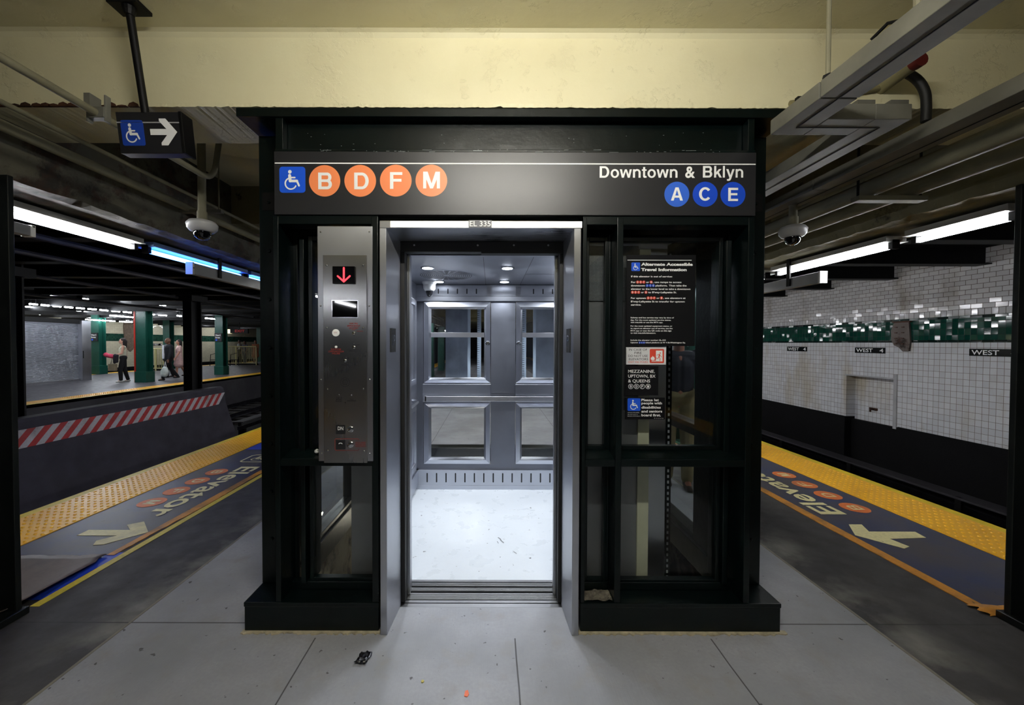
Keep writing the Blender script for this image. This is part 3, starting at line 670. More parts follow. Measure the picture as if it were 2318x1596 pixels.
# angles carrying the front bars
al = MB().box(-1.205, -1.10, 2.262, 2.272, .16, 2.2).build('bolted_angle', GREEN2, k, .002); bolts(al, [(-1.147, .46+.275*i) for i in range(7)], 2.262, .008)
ar = MB().box(1.345, 1.435, 2.262, 2.272, .16, 2.2).build('bolted_angle', GREEN2, k, .002); bolts(ar, [(1.39, .46+.275*i) for i in range(7)], 2.262, .008)
# front vertical bars
for x0, x1, y1 in ((-1.150, -1.122, 2.27), (-.634, -.598, 2.20), (.482, .503, 2.20), (.662, .695, 2.20), (1.352, 1.385, 2.27)):
    MB().box(x0, x1, DF, y1, .16, 2.215).build('upright_bar', GREEN, k, .003)
# front horizontals: head bar, middle rail, low sill
MB().box(-1.15, -.60, DF+.002, 2.20, 2.175, 2.22).build('head_rail', GREEN, k, .003); MB().box(.482, 1.385, DF+.002, 2.20, 2.175, 2.22).build('head_rail', GREEN, k, .003)
for x0, x1 in ((-1.122, -.634), (.503, .662), (.695, 1.352)):
    b = MB().box(x0, x1, DF+.003, DF+.02, .893, .93); b.xprism([(DF+.02, .893), (DF+.02, .93), (2.235, .955), (2.235, .893)], x0, x1); b.build('middle_rail', GREEN, k, .002)
    MB().box(x0, x1, 2.215, 2.262, .16, .205).build('bottom_rail', GREEN, k, .003)
# recessed glazing frames
def gframe(x0, x1, z0, z1, w=.022):
    b = MB(); b.box(x0-w, x0, 2.225, 2.262, z0-w, z1+w); b.box(x1, x1+w, 2.225, 2.262, z0-w, z1+w); b.box(x0, x1, 2.225, 2.262, z0-w, z0); b.box(x0, x1, 2.225, 2.262, z1, z1+w)
    fr = b.build('glazing_frame', GREEN, k, .002)
    MB().box(x0, x1, DG, DG+.008, z0, z1).build('glass_pane', GLASS, fr)
def stack(x0, x1, step, s):      # stepped vertical moulding beside the glass
    MB().box(x0, x1, 2.20, 2.26, .2, 2.12).box(x0+(step if s > 0 else -step)*.4, x1+(step if s > 0 else -step), 2.262, 2.33, .2, 2.10).build('upright_moulding', GREEN, k, .003)
stack(-1.06, -1.035, .03, 1); stack(1.295, 1.325, .03, -1)
gframe(-1.00, -.652, .222, .87); gframe(.545, .635, .215, .87); gframe(.735, 1.27, .215, .87)
gframe(-1.00, -.93, .975, 2.12); gframe(.545, .635, .975, 2.12); gframe(.735, 1.27, .975, 2.12)
MB().box(.503, .523, 2.21, 2.26, .205, 2.16).box(.657, .70, 2.225, 2.30, .205, 2.16).build('upright_moulding', GREEN, k, .003)
# header: cap plate, channel, lips
MB().box(KX0-.02, KX1+.02, DF, DB+.02, 2.735, 2.78).build('cap_plate', GREEN, k, .003)
b = MB().box(-1.10, 1.35, 2.165, 2.20, 2.56, 2.735); b.box(-1.14, 1.385, DF+.004, 2.20, 2.552, 2.568); b.box(-1.14, -1.10, DF+.012, 2.20, 2.568, 2.735); b.box(1.35, 1.385, DF+.012, 2.20, 2.568, 2.735); b.build('header_channel', GREEN, k, .003)
b = MB().box(KX0, -1.14, 2.14, 2.40, 2.60, 2.735); b.box(1.385, KX1, 2.14, 2.40, 2.60, 2.735); b.box(KX0, -1.14, 2.14, 2.15, 2.2, 2.6); 
MB().box(-1.14, 1.385, 2.14, 2.27, 2.20, 2.552).build('header_beam', GREEN2, k, .003)
MB().box(KX0+.02, KX1-.02, 2.27, DB, 2.3, 2.4).build('roof_panel', BLACK, k)
rn = random.Random(4)
b = MB()
for i in range(46):
    x = -1.0+2.2*rn.random()**1; wd = .004+.05*rn.random()**3
    zz = 2.553+.013*rn.random(); b.box(x, x+wd, DF+.0025, DF+.0045, zz, zz+.0012)
for i in range(34):
    x = -1.0+2.2*rn.random(); zz = 2.575+.12*rn.random()**2; b.box(x, x+.002+.005*rn.random(), 2.1635, 2.165, zz, zz+.0015)
b.build('chipped_paint', mat('chip_grey', (150, 158, 158), .5, 0, 0), k)['label'] = 'pale scratches in the green header paint'
# side walls of the booth
for x0, x1 in ((KX0+.02, KX0+.12), (KX1-.12, KX1-.02)):
    MB().box(x0, x1, 2.40, 2.80, .16, 2.72).build('side_panel', GREEN2, k, .003)
    for y in (3.52, 4.4): MB().box(x0, x1, y-.05, y+.05, .16, 2.72).build('side_upright', GREEN, k, .003)
    for z0, z1 in ((.16, .20), (.90, .98), (2.12, 2.3)): MB().box(x0, x1, 2.80, DB-.13, z0, z1).build('side_rail', GREEN, k, .003)
    xm = (x0+x1)/2
    for y0, y1 in ((2.80, 3.47), (3.57, 4.35), (4.45, DB-.13)):
        for z0, z1 in ((.20, .90), (.98, 2.12)): MB().box(xm-.004, xm+.004, y0, y1, z0, z1).build('glass_pane', GLASS, k)
# rear wall of the booth: uprights, steel leaf, pale strips, glass either side
for x in (-.85, 1.1): MB().box(x-.03, x+.03, DB-.1, DB, .17, 2.72).build('rear_upright', GREEN, k, .003)
MB().box(-1.2, 1.43, DB-.1, DB, 2.12, 2.35).build('rear_header', GREEN, k, .003)
for x0, x1 in ((-1.2, -.88), (1.13, 1.43)): MB().box(x0, x1, DB-.06, DB-.052, .17, 2.12).build('glass_pane', GLASS, k)
LP = mat('pale_scale_strip', (196, 208, 220), .4, 0, .05)
for s, x in ((-1, -.235), (1, .485)):
    t0, t1 = (x-.045, x+.0) if s < 0 else (x, x+.045)
    MB().box(t0+(.012 if s > 0 else 0), t1-(.012 if s < 0 else 0), 4.72, 4.74, 1.0, 2.15).build('pale_post', LP, k)
    a = -.14 if s < 0 else .37
    MB().box(a-.018, a+.025, 4.50, 4.53, 1.0, 2.15).build('scale_strip', LP, k)
    b = MB()
    for i in range(46): b.box(a-.018, a+.006, 4.497, 4.4995, 1.02+i*.024, 1.024+i*.024)
    b.build('scale_ticks', INK, k)
    b0, b1 = (-.58, -.285) if s < 0 else (.535, .83)
    MB().box(b0, b1, 5.05, 5.09, .95, 2.25).build('steel_leaf', mat('leaf_grey', (170, 178, 192), .3, .3, .3, 3), k)
# hoistway guide rail and slotted strut seen through the right glass
MB().box(1.235, 1.275, 2.80, 2.84, -1.4, 2.25).build('slotted_strut', GREEN2, k)
b = MB()
for i in range(60): b.box(1.249, 1.261, 2.797, 2.7995, -.2+i*.04, -.18+i*.04)
b.build('strut_slots', mat('zinc_edge', (190, 196, 204), .4, 0, 0), k)
b = MB().box(-1.06, -.94, 2.30, 2.32, 1.0, 1.08); b.build('hoist_bracket', mat('galvanised', (120, 124, 130), .4, .8, .2), k)
b = MB().lathe([(.008, 0), (.013, .006), (.012, .016), (.004, .022)], (-.955, 2.17, .945), 'z', 7); tag(b.build('paper_scrap', WHITE), 'tiny crumpled white scrap on the booth rail left of the control panel', 'litter')
b = MB(); n = 8
rn = random.Random(3); V = [(.508+.15*i/n, 2.118+.09*j/4, .1605+.012*rn.random()) for j in range(5) for i in range(n+1)]
b.add(V, [(j*(n+1)+i, j*(n+1)+i+1, (j+1)*(n+1)+i+1, (j+1)*(n+1)+i) for j in range(4) for i in range(n)])
b.build('dirt_patch', mat('sill_dirt', (96, 90, 80), .9, 0, .6, 30, .8, 60), k)['label'] = 'pale dirt heaped on the narrow sill right of the doorway'

# ---------------- landing sign ----------------
def sg(px, py): return F(px, py, DF-.002)
t = thing('landing_sign', 'wide black sign with route discs above the elevator doorway', 'sign', (.12, DF, 2.22))
DS = 2.098
MB().box(-1.139, 1.384, DS, DF+.034, 2.222, 2.550).build('panel', SIGNBLACK, t, .002)
fs = plane_y(DS-.0012); fs2 = plane_y(DS-.0022)
def sp(px, py): return F(px, py, DS)
b = MB(); a = sp(626, 372); c = sp(1702, 369); b.box(-1.135, 1.38, DS-.001, DS, (a[1]+c[1])/2-.0035, (a[1]+c[1])/2+.0025); b.build('white_rule', WHITE, t)
# access symbol
x0, z1 = sp(632.5, 377.5); x1, z0 = sp(691.5, 436.5)
sy = MB().yprism(rrect(x0, x1, z0, z1, .016), DS-.001, DS).build('access_symbol', BLUE, t)
b = MB(); wheelchair(b, (x0+x1)/2, (z0+z1)/2, x1-x0, fs2); b.build('figure', WHITE, sy)
def bullet(px, py, rpx, letter, lx0, lx1, ly0, ly1, m):
    cx, cz = sp(px, py); r = rpx*DS/900
    d_ = MB().yprism(disc((cx, cz), r, 48), DS-.001, DS).build('route_disc', m, t)
    u0, za = sp(lx0, ly0); u1, zb = sp(lx1, ly1)
    b = MB(); biglet(b, letter, u0, u1, zb, za, fs2); b.build('letter', WHITE, d_)
bullet(735, 409.5, 35, 'B', 720.5, 752, 391, 429, ORANGE); bullet(815.5, 409.5, 35.5, 'D', 802, 835, 391, 429, ORANGE)
bullet(896, 409, 35.5, 'F', 883, 911, 390, 428, ORANGE); bullet(976.5, 409, 35.5, 'M', 958, 996, 389, 427, ORANGE)
NAVY2 = mat('route_blue_pale', (52, 104, 214), .4, 0, .03)
bullet(1532, 440, 28, 'A', 1518.5, 1545.5, 424.5, 454.5, NAVY2); bullet(1596, 440, 28, 'C', 1582, 1609, 424, 455, NAVY); bullet(1659, 440.5, 28, 'E', 1648, 1670, 425.5, 455.5, NAVY)
b = MB()
for w_, a_, c_ in (('Downtown', 1357, 1533), ('&', 1551, 1573), ('Bklyn', 1590, 1681)):
    u0, zt = sp(a_, 376.5); u1, zb = sp(c_, 403); word(b, w_, u0, u1, zb, zt-zb, fs) if w_ != '&' else text(b, w_, u0, u1, zb, zt-zb, fs, .022)
b.build('lettering', WHITE, t)

# ---------------- door surround ----------------
DJ, DD = 2.079, 2.306
t = thing('door_surround', 'brushed stainless steel doorway frame of the elevator with its head strip given emission for its shine', 'door frame', (-.06, DJ, 0))
JL0, JL1, JR0, JR1 = -.583, -.548, .43, .466
b = MB(); b.zprism([(JL0, DJ), (JL1, DJ), (-.531, DD), (-.531, DD+.02), (-.56, DD+.02), (JL0, DJ+.03)], 0, 2.148); b.build('jamb', SSV, t, .002)
b = MB(); b.zprism([(JR1, DJ), (JR1, DJ+.03), (.445, DD+.02), (.419, DD+.02), (.419, DD), (JR0, DJ)], 0, 2.148); b.build('jamb', SSV, t, .002)
b = MB(); b.box(JL0, JR1+.006, DJ, DJ+.03, 2.148, 2.186); b.build('head_strip', SS, t, .002)
b = MB(); b.xprism([(DJ+.03, 2.148), (DJ+.03, 2.185), (DD+.02, 2.185), (DD+.02, 2.142), (DJ+.002, 2.148)], JL0, JR1); b.build('soffit', SS, t, .001)
SHINE = mat('emissive_head_shine', (255, 252, 240), .4, 0, 0, emit=(255, 250, 232), es=1.25)  # emission stands in for bright reflections on the steel head strip
x0, z1 = F(884, 504.5, DJ); x1, z0 = F(1317, 518, DJ)
MB().box(x0, JR1+.004, DJ-.002, DJ, 2.152, 2.183).build('emissive_shine', SHINE, t)
x0, _ = F(1061, 500, DJ); x1, _ = F(1113, 500, DJ)
p = MB().box(x0, x1, DJ-.005, DJ-.002, 2.150, 2.188).build('number_plate', mat('grey_plate', (86, 86, 92), .4, 0, .05), t)
b = MB(); text(b, 'EL 335', x0+.005, x1-.005, 2.156, .027, plane_y(DJ-.006), .012); b.build('lettering', WHITE, p)
# raised floor plates on the reveals
for s, y0_, y1_ in ((-1, 2.14, 2.22), (1, 2.14, 2.22)):
    xx = -.5405 if s < 0 else .4255
    nx = 1 if s < 0 else -1
    fn = lambda u, v, e=0: (xx+nx*(.003+e)+(u-2.18)*(.075 if s < 0 else -.048), u, v)
    p = MB().prism(rect(y0_, y1_, 1.50, 1.63), lambda u, v: fn(u, v, -.004), lambda u, v: fn(u, v, .002)).build('floor_plate', RUBBER, t)
    b = MB(); a_, c_ = (2.158, 2.205) if s < 0 else (2.205, 2.158)
    text(b, 'UP' if s < 0 else 'P', a_, c_, 1.535, .06, lambda u, v: fn(u, v, .003), .0); b.build('raised_letters', CHROME, p)

# hall station on the left: back plate and face plate
DP = 2.102
t = thing('elevator_call_panel', 'tall brushed steel call panel with red down arrow left of the doorway', 'control panel', (-.77, DP, .92))
def cp(px, py, e=0): return F(px, py, DP-.012-e)
x0, z1 = F(718.5, 512, DP-.004); x1, z0 = F(844.5, 1044, DP-.004)
MB().box(x0, x1, DP-.005, DP+.06, z0, z1).build('back_plate', SSV, t, .0015)
x0, z1 = cp(731, 577.5); x1, z0 = cp(831.5, 1048)
fp = MB().box(x0, x1, DP-.013, DP-.005, z0, z1).build('face_plate', steel('face_plate_stainless', (176, 176, 178), .26, 'z'), t, .0015)
PF = plane_y(DP-.0142); PF2 = plane_y(DP-.0152)
def screw(px, py, y, r=.0055):
    x, z = F(px, py, y); MB().lathe([(r, 0), (r*.9, -.002), (r*.3, -.0035)], (x, y, z), 'y', 10).build('screw', CHROME, t, smooth=50)
for q in ((739.5, 600.5), (822, 600.5), (740, 742), (822, 742), (741, 880.5), (822.5, 880.5), (742, 1020), (824, 1021)): screw(*q, DP-.013)
for q in ((726, 525), (836, 525), (726, 692.5), (836, 692.5), (726.5, 860), (837, 859.5), (728.5, 1025.5), (837, 1026.5)): screw(*q, DP-.005, .005)
x0, z1 = cp(754.5, 603.5); x1, z0 = cp(804.5, 643)
d_ = MB().box(x0, x1, DP-.026, DP-.013, z0, z1).build('arrow_display', mat('display_black', (6, 6, 8), .08, 0, 0), t, .002)
b = MB(); g = lambda px, py: cp(px, py, .015); AP = plane_y(DP-.0275)
stroke(b, [g(778.3, 606.5), g(778.3, 637)], .0095, AP); stroke(b, [g(764.5, 625), g(778.3, 637.5), g(792, 625)], .0085, AP); b.build('down_arrow', REDLED, d_)
x0, z1 = cp(752.5, 681); x1, z0 = cp(809.5, 718)
d_ = MB().box(x0, x1, DP-.0145, DP-.012, z0, z1).build('screen', mat('screen_glass', (4, 4, 5), .03, 0, 0), t)
b = MB(); b.box(x0-.003, x1+.003, DP-.0138, DP-.0125, z0-.003, z1+.003); b.build('screen_bezel', CHROME, t)
x, z = cp(760.5, 753.5); d_ = MB().lathe([(.019, 0), (.019, -.003), (.017, -.004)], (x, DP-.013, z), 'y', 28).build('fire_lamp', WHITE, t)
b = MB(); stroke(b, [(x-.008, z-.001), (x-.003, z+.004), (x+.003, z+.004), (x+.008, z-.001), (x-.008, z-.001)], .001, plane_y(DP-.0176)); b.build('hat_mark', RED, d_)
x, z = cp(761, 785.5); MB().lathe([(.0065, 0), (.0065, -.003), (.004, -.005)], (x, DP-.013, z), 'y', 16).build('indicator_lamp', WHITE, t, smooth=50)
for q in ((801.5, 754), (801.5, 786), (781.5, 816.5)):
    x, z = cp(*q); s_ = MB().lathe([(.0085, 0), (.0085, -.004), (.006, -.006)], (x, DP-.013, z), 'y', 18).build('key_switch', CHROME, t, smooth=40)
    MB().box(x-.0013, x+.0013, DP-.0196, DP-.0188, z-.005, z+.003).build('key_slot', INK, s_)
x, z = cp(781.5, 865); b = MB()
for n_, r_ in ((1, 0), (6, .0105), (12, .017), (16, .0235)):
    if n_ == 12: n_, r_ = 0, 0
    for i in range(n_): b.face([PF(*p) for p in disc((x+r_*math.cos(i*2*math.pi/n_), z+r_*math.sin(i*2*math.pi/n_)), .0018, 8)])
for i in range(8): b.face([PF(*p) for p in disc((x+.0135*math.cos(.4+i*math.pi/4), z+.0135*math.sin(.4+i*math.pi/4)), .0018, 8)])
b.build('speaker_holes', INK, t)
for q in ((768, 894.5), (796.5, 894.5)):
    x, z = cp(*q); MB().lathe([(.004, 0), (.004, -.002), (.002, -.003)], (x, DP-.013, z), 'y', 12).build('indicator_lamp', CHROME, t, smooth=50)
x, z = cp(782, 911.5); MB().lathe([(.003, 0), (.003, -.001)], (x, DP-.013, z), 'y', 10).build('microphone_hole', INK, t)
for (px0, py0, px1, py1), bx in (((761, 961.5, 782, 982.5), 971.5), ((761, 996, 782, 1017), 1006)):
    x0, z1 = cp(px0, py0); x1, z0 = cp(px1, py1)
    d_ = MB().box(x0, x1, DP-.0155, DP-.013, z0, z1).build('button_label', SIGNBLACK, t, .0008)
    b = MB()
    if bx < 1000: text(b, 'DN', x0+.010, x1-.010, z0+.021, .019, plane_y(DP-.0162), .01)
    else: stroke(b, [(x0+.016, z1-.019), (x0+.02, z1-.0155), (x1-.02, z1-.0155), (x1-.016, z1-.019)], .004, plane_y(DP-.0162))
    b.build('marking', WHITE, d_)
    x, z = cp(793.5, bx); b_ = MB().lathe([(.0175, 0), (.0175, -.004), (.015, -.006), (.014, -.0055), (.013, -.0075), (.007, -.0085)], (x, DP-.013, z), 'y', 28).build('call_button', CHROME, t, smooth=40)
    if bx < 1000: MB().lathe([(.003, 0), (.003, -.0005)], (x-.002, DP-.0216, z), 'y', 10).build('button_dot', INK, b_)
b = MB(); x0, z1 = cp(758.5, 993); x1, z0 = cp(813, 1019.5); pp = rrect(x0, x1, z0, z1, .008)
xg = cp(813, 1000)[0]
L_ = [q for q in pp if not (q[0] > xg-.002 and z0+.012 < q[1] < z1-.012)]
i0 = max(range(len(pp)), key=lambda i: 0)
ring = pp+[pp[0]]
stroke(b, ring[:-1], .0022, PF); b.build('red_outline', RED, t)
def ctext(b, s, pcx, pyb, cappx, m=0, wpx=None):
    u, z = cp(pcx, pyb); cap = cappx*DP/900; w_ = (wpx*DP/900) if wpx else cap*aspect(s, 0)
    text(b, s, u-w_/2, u+w_/2, z, cap, PF, .0, m)
b = MB()
for s_, x_, y_, w_ in (('FOR FIRE', 801, 734.5, 19), ('DEPARTMENT', 801, 739.5, 29), ('USE ONLY', 801, 744.5, 21), ('NORMAL', 801, 747.5, 8), ('FIRE OPERATION', 815, 750.8, 14), ('ELEVATOR', 761, 792.5, 22), ('COMMUNICATION', 761, 797.5, 35), ('FAILURE', 761, 802, 18)): ctext(b, s_, x_, y_, 3.6 if w_ > 14 else 2.0, 0, w_)
for s_, y_ in (('PUSH AND', 1003.5), ('RELEASE FOR', 1007.7), ('ASSISTANCE', 1011.8)): ctext(b, s_, 816.5, y_, 3.2, 0, 23)
b.build('red_lettering', RED, t)
b = MB()
for s_, x_, y_, w_ in (('OFF', 801.5, 778.6, 4), ('RESET', 811.5, 782, 8), ('LIMA-RESET', 801.5, 796.5, 24), ('UP', 774.5, 812, 4), ('OFF', 781.5, 810, 5), ('DN', 788.5, 812, 4), ('ACCESS', 781.5, 828, 17), ('CALL IS', 767.5, 902, 13), ('BEING', 767.5, 906, 12), ('PLACED', 767.5, 910, 14), ('CALL', 796.5, 904.5, 8), ('ANSWERED', 796.5, 909, 20)): ctext(b, s_, x_, y_, 3.4 if w_ > 9 else 2.2, 0, w_)
b.build('black_lettering', INK, t)

# ---------------- landing doors slid open, sills ----------------
DOORM = mat('grey_door_paint', (120, 120, 122), .4, .5, .12, 3)
for x0, x1, l in ((-.83, -.545, 'steel landing door slid open behind the left glass of the booth'), (.455, .93, 'steel landing door slid open behind the narrow right glass')):
    tt = thing('landing_door', l, 'door', ((x0+x1)/2, 2.36, 0))
    MB().box(x0, x1, 2.345, 2.375, .02, 2.10).build('leaf', DOORM, tt, .003)
    e = x1 if x0 < 0 else x0
    MB().box(e-.006, e+.006, 2.335, 2.38, .02, 2.10).build('rubber_edge', RUBBER, tt)
    if x0 > 0:
        MB().box(.865, .93, 2.33, 2.345, .02, 2.1).build('edge_strip', mat('cream_strip', (176, 174, 150), .5, 0, .1), tt)
        b = MB().box(.50, .86, 2.335, 2.345, 1.80, 2.12); b.build('perforated_panel', tilemat('perforated_sheet', .008, .008, (120, 122, 124), (110, 112, 114), (30, 30, 32), rough=.5, jit=0, g=.0016, axis='x'), tt)
tt = thing('door_header', 'black rubbery door track header under the stainless soffit of the doorway', 'door header', (-.05, 2.33, 2.07))
MB().box(-.531, -.06, 2.330, 2.398, 2.083, 2.15).build('track_cover', RUBBER, tt); MB().box(-.06, .419, 2.327, 2.39, 2.074, 2.15).build('track_cover', RUBBER, tt)
for x in (-.45, -.08, .13, .33): MB().lathe([(.006, 0), (.006, -.004)], (x, 2.33 if x < -.07 else 2.327, 2.12), 'y', 8).build('bolt', CHROME, tt)
for x0, x1 in ((-.531, -.508), (.400, .419)):
    MB().box(x0, x1, 2.335, 2.42, .01, 2.10).build('door_edge', RUBBER, tt)
tt = thing('door_sill', 'grooved metal door sill at the elevator threshold', 'door sill', (-.05, 2.31, -.03))
ALU = steel('worn_sill_metal', (150, 150, 152), .4, 'x', .2)
b = MB(); ys = 2.307
prof = []
for wd, gp in ((.03, .008), (.022, .008), (.062, .02), (.034, .016), (.036, .010), (.022, 0)):
    b.box(-.55, .44, ys, ys+wd, -.04, .0); 
    if wd > .03:
        n_ = int(wd/.011)
        for i in range(n_): b.box(-.55, .44, ys+.004+i*.011, ys+.008+i*.011, 0, .0022)
    ys += wd+gp
b.box(-.55, .44, 2.307, ys, -.06, -.035, 1); b.build('sill_plate', [ALU, RUBBER], tt)

# ---------------- the car ----------------
CX0, CX1, CY0, CY1, CZ = -.79, 1.045, 2.50, 4.215, 2.165
car = thing('elevator_car', 'open elevator car with stainless walls and bright white floor', 'elevator car', (.126, 3.35, 0))
CFL = concrete('white_vinyl_floor', (214, 219, 224), (204, 209, 214), grime=(206, 210, 215), wet=.22)
MB().box(CX0-.04, CX1+.04, 2.575, CY1+.04, -.12, .0).build('floor_panel', CFL, car)
MB().box(CX0-.06, CX1+.06, 2.44, CY1+.06, CZ, CZ+.05).build('ceiling_panel', SSC, car)
def wallpanel(name, x0, x1, y0, y1, z0=.0, z1=CZ, m=SSC): return MB().box(x0, x1, y0, y1, z0, z1).build(name, m, car)
wl = wallpanel('side_wall', CX0-.04, CX0, CY0, CY1+.04); wr = wallpanel('side_wall', CX1, CX1+.04, CY0, CY1+.04)
# car front returns either side of the opening and the sliding car door edges
MB().box(CX0-.04, -.50, CY0-.04, CY0+.0, .0, CZ).build('front_return', SSV, car, .002); MB().box(.40, CX1+.04, CY0-.04, CY0, .0, CZ).build('front_return', SSV, car, .002)
MB().box(-.50, .40, CY0-.04, CY0, 2.09, CZ).build('front_transom', SSC, car)
for x0, x1 in ((-.72, -.492), (.382, .62)):
    d_ = MB().box(x0, x1, 2.405, 2.435, .012, 2.12).build('car_door', SSV, car, .002); e = x1 if x0 < 0 else x0
    s = 1 if x0 < 0 else -1
    b = MB()
    for i in range(4): b.box(e-s*(.006+i*.007), e-s*(.009+i*.007), 2.401, 2.405, .012, 2.12)
    b.build('safety_edge', CHROME, d_)
# back wall with four window cases
zA0, zA1, zB0, zB1 = 1.124, 1.99, .262, .922
cols = ((-.721, -.005), (.257, .973))
b = MB()
xs = [CX0-.04, -.721, -.005, .257, .973, CX1+.04]
for i in (0, 2, 4): b.box(xs[i], xs[i+1], CY1, CY1+.04, 0, CZ)
for x0, x1 in cols:
    for z0, z1 in ((0, zB0), (zB1, zA0), (zA1, CZ)): b.box(x0, x1, CY1, CY1+.04, z0, z1)
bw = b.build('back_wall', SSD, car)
def window(x0, x1, z0, z1, gx0, gx1, gz0, gz1, bar=None, lock=None):
    f = 0.02
    b = MB()
    O = [(x0, z0), (x1, z0), (x1, z1), (x0, z1)]; I = [(gx0-.02, gz0-.02), (gx1+.02, gz0-.02), (gx1+.02, gz1+.02), (gx0-.02, gz1+.02)]; G = [(gx0, gz0), (gx1, gz0), (gx1, gz1), (gx0, gz1)]
    ya, yb, yc = CY1-.022, CY1-.03, CY1+.012
    V = [(u, CY1+.03, v) for u, v in O]+[(u, ya+.012, v) for u, v in O]+[(u, yb, v) for u, v in I]+[(u, yc, v) for u, v in G]+[(u, CY1+.035, v) for u, v in G]
    Fc = []
    for r_ in range(4):
        for i in range(4): Fc.append((r_*4+i, r_*4+(i+1) % 4, (r_+1)*4+(i+1) % 4, (r_+1)*4+i))
    b.add(V, Fc)
    w_ = b.build('window_case', SSC, car)
    MB().box(gx0-.002, gx1+.002, CY1+.014, CY1+.020, gz0-.002, gz1+.002).build('window_pane', GLASSIN, w_)
    if bar: MB().box(gx0, gx1, CY1-.012, CY1+.01, bar[0], bar[1]).build('cross_bar', SS, w_, .001)
    if lock:
        l_ = MB().lathe([(.024, 0), (.024, -.006), (.019, -.012), (.013, -.012), (.011, -.016), (.004, -.017)], (lock, CY1-.03, 1.55), 'y', 20).build('lock', CHROME, w_, smooth=40)
window(-.715, -.010, zA0+.005, zA1-.005, -.640, -.075, 1.185, 1.912, (1.612, 1.662), -.036)
window(.262, .968, zA0+.005, zA1-.005, .327, .892, 1.185, 1.912, (1.612, 1.662), .288)
window(-.715, -.010, zB0+.004, zB1-.005, -.640, -.075, .332, .857)
window(.262, .968, zB0+.004, zB1-.005, .327, .892, .332, .857)
for x0, x1 in cols: MB().box(x0, x1, CY1-.035, CY1, .928, 1.118).build('rail_plate', SSC, car, .002)
# embossed pillar recess above the handrail
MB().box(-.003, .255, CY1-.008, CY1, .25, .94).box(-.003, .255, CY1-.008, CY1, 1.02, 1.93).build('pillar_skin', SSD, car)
# vent strips with slots
b = MB().box(CX0, CX1, CY1-.03, CY1, .045, .205)
for i in range(17): xx = CX0+.115+i*.1; b.yprism(rrect(xx-.007, xx+.007, .075, .175, .0065, 4), CY1-.0312, CY1-.0295, 1)
b.build('vent_panel', [SSC, RUBBER], car)
MB().box(CX0, CX1, CY1-.034, CY1, 0.0, .044).build('kick_strip', SSC, car, .002)
b = MB().box(CX0, CX1, CY1-.025, CY1, 2.045, 2.16)
for i in list(range(0, 6))+list(range(11, 18)): xx = -.657+i*.1; b.yprism(rrect(xx-.006, xx+.006, 2.068, 2.122, .0055, 4), CY1-.0262, CY1-.0245, 1)
b.build('vent_panel', [SSC, RUBBER], car)
for x in (-.045, .255): MB().box(x, x+.05, CY1-.032, CY1-.025, 2.045, 2.16).build('splice_plate', SS, car)
MB().box(CX0, CX1, CY1-.028, CY1, 1.992, 2.043).build('frieze_strip', SSC, car, .002)
# side wall recesses repeat the back wall
for s, xw in ((1, CX0), (-1, CX1)):
    for y0_, y1_ in ((2.75, 3.38), (3.55, 4.10)):
        for z0_, z1_ in ((.262, .922), (1.124, 1.99)):
            b = MB().box(xw, xw+s*.02, y0_, y1_, z0_, z0_+.06).box(xw, xw+s*.02, y0_, y1_, z1_-.06, z1_).box(xw, xw+s*.02, y0_, y0_+.06, z0_+.06, z1_-.06).box(xw, xw+s*.02, y1_-.06, y1_, z0_+.06, z1_-.06)
            b.build('wall_frame', SSC, car, .003)
    MB().box(xw, xw+s*.02, CY0, CY1, .045, .205).build('vent_panel', SSC, car); 
    h_ = MB().tube([(xw, 2.72, .97), (xw+s*.06, 2.76, .97), (xw+s*.07, 2.80, .97), (xw+s*.07, 3.85, .97), (xw+s*.06, 3.93, .97), (xw, 3.97, .97)], .019, 10).build('handrail', CHROME, car, smooth=50)
# back handrail: flat bar
h_ = MB().box(-.69, .945, CY1-.10, CY1-.085, .945, .998).build('handrail', SS, car, .003)
for x in (-.67, -.2, .4, .92): MB().box(x-.012, x+.012, CY1-.086, CY1, .955, .985).build('rail_bracket', CHROME, h_)
MB().box(-.692, -.675, CY1-.10, CY1-.03, .945, .998).build('rail_return', SS, h_)
# ceiling: downlights, grille, seams
for x, y in ((-.52, 3.25), (.13, 3.25), (-.52, 3.97), (.13, 3.97), (.78, 3.25), (.78, 3.97)):
    d_ = MB().lathe([(.058, 0), (.056, -.006), (.045, -.007)], (x, y, CZ), 'z', 24).build('downlight', CHROME, car, smooth=40)
    MB().lathe([(.044, 0), (.042, -.002)], (x, y, CZ-.0075), 'z', 24).build('lens', LENS, d_)
    L_ = bpy.data.lights.new('downlight_lamp', 'SPOT'); L_.energy = W_DOWN; L_.color = (.90, .95, 1); L_.spot_size = R(150); L_.spot_blend = .7; L_.shadow_soft_size = .04
    lo = bpy.data.objects.new('downlight_lamp', L_); COL.objects.link(lo); lo.parent = car; lo.location = Vector((x, y, CZ-.03))-Vector(car['_o'])
g_ = MB().lathe([(.25, 0), (.25, -.002)], (-.41, 3.62, CZ), 'z', 40).build('exhaust_grille', SSC, car)
b = MB()
for r_ in [.03+.018*i for i in range(12)]:
    for a in range(0, 360, 15):
        P = [(-.41+q*math.cos(R(aa)), 3.62+q*math.sin(R(aa))) for q, aa in ((r_, a+1.5), (r_+.008, a+1.5), (r_+.008, a+13.5), (r_, a+13.5))]
        b.face([(u, v, CZ-.0028) for u, v in P])
b.build('grille_slots', INK, g_)
b = MB().box(-.06, -.057, 2.5, CY1, CZ-.001, CZ).box(.30, .303, 2.5, CY1, CZ-.001, CZ).box(.303, CX1, 3.55, 3.553, CZ-.001, CZ); b.build('ceiling_seam', INK, car)
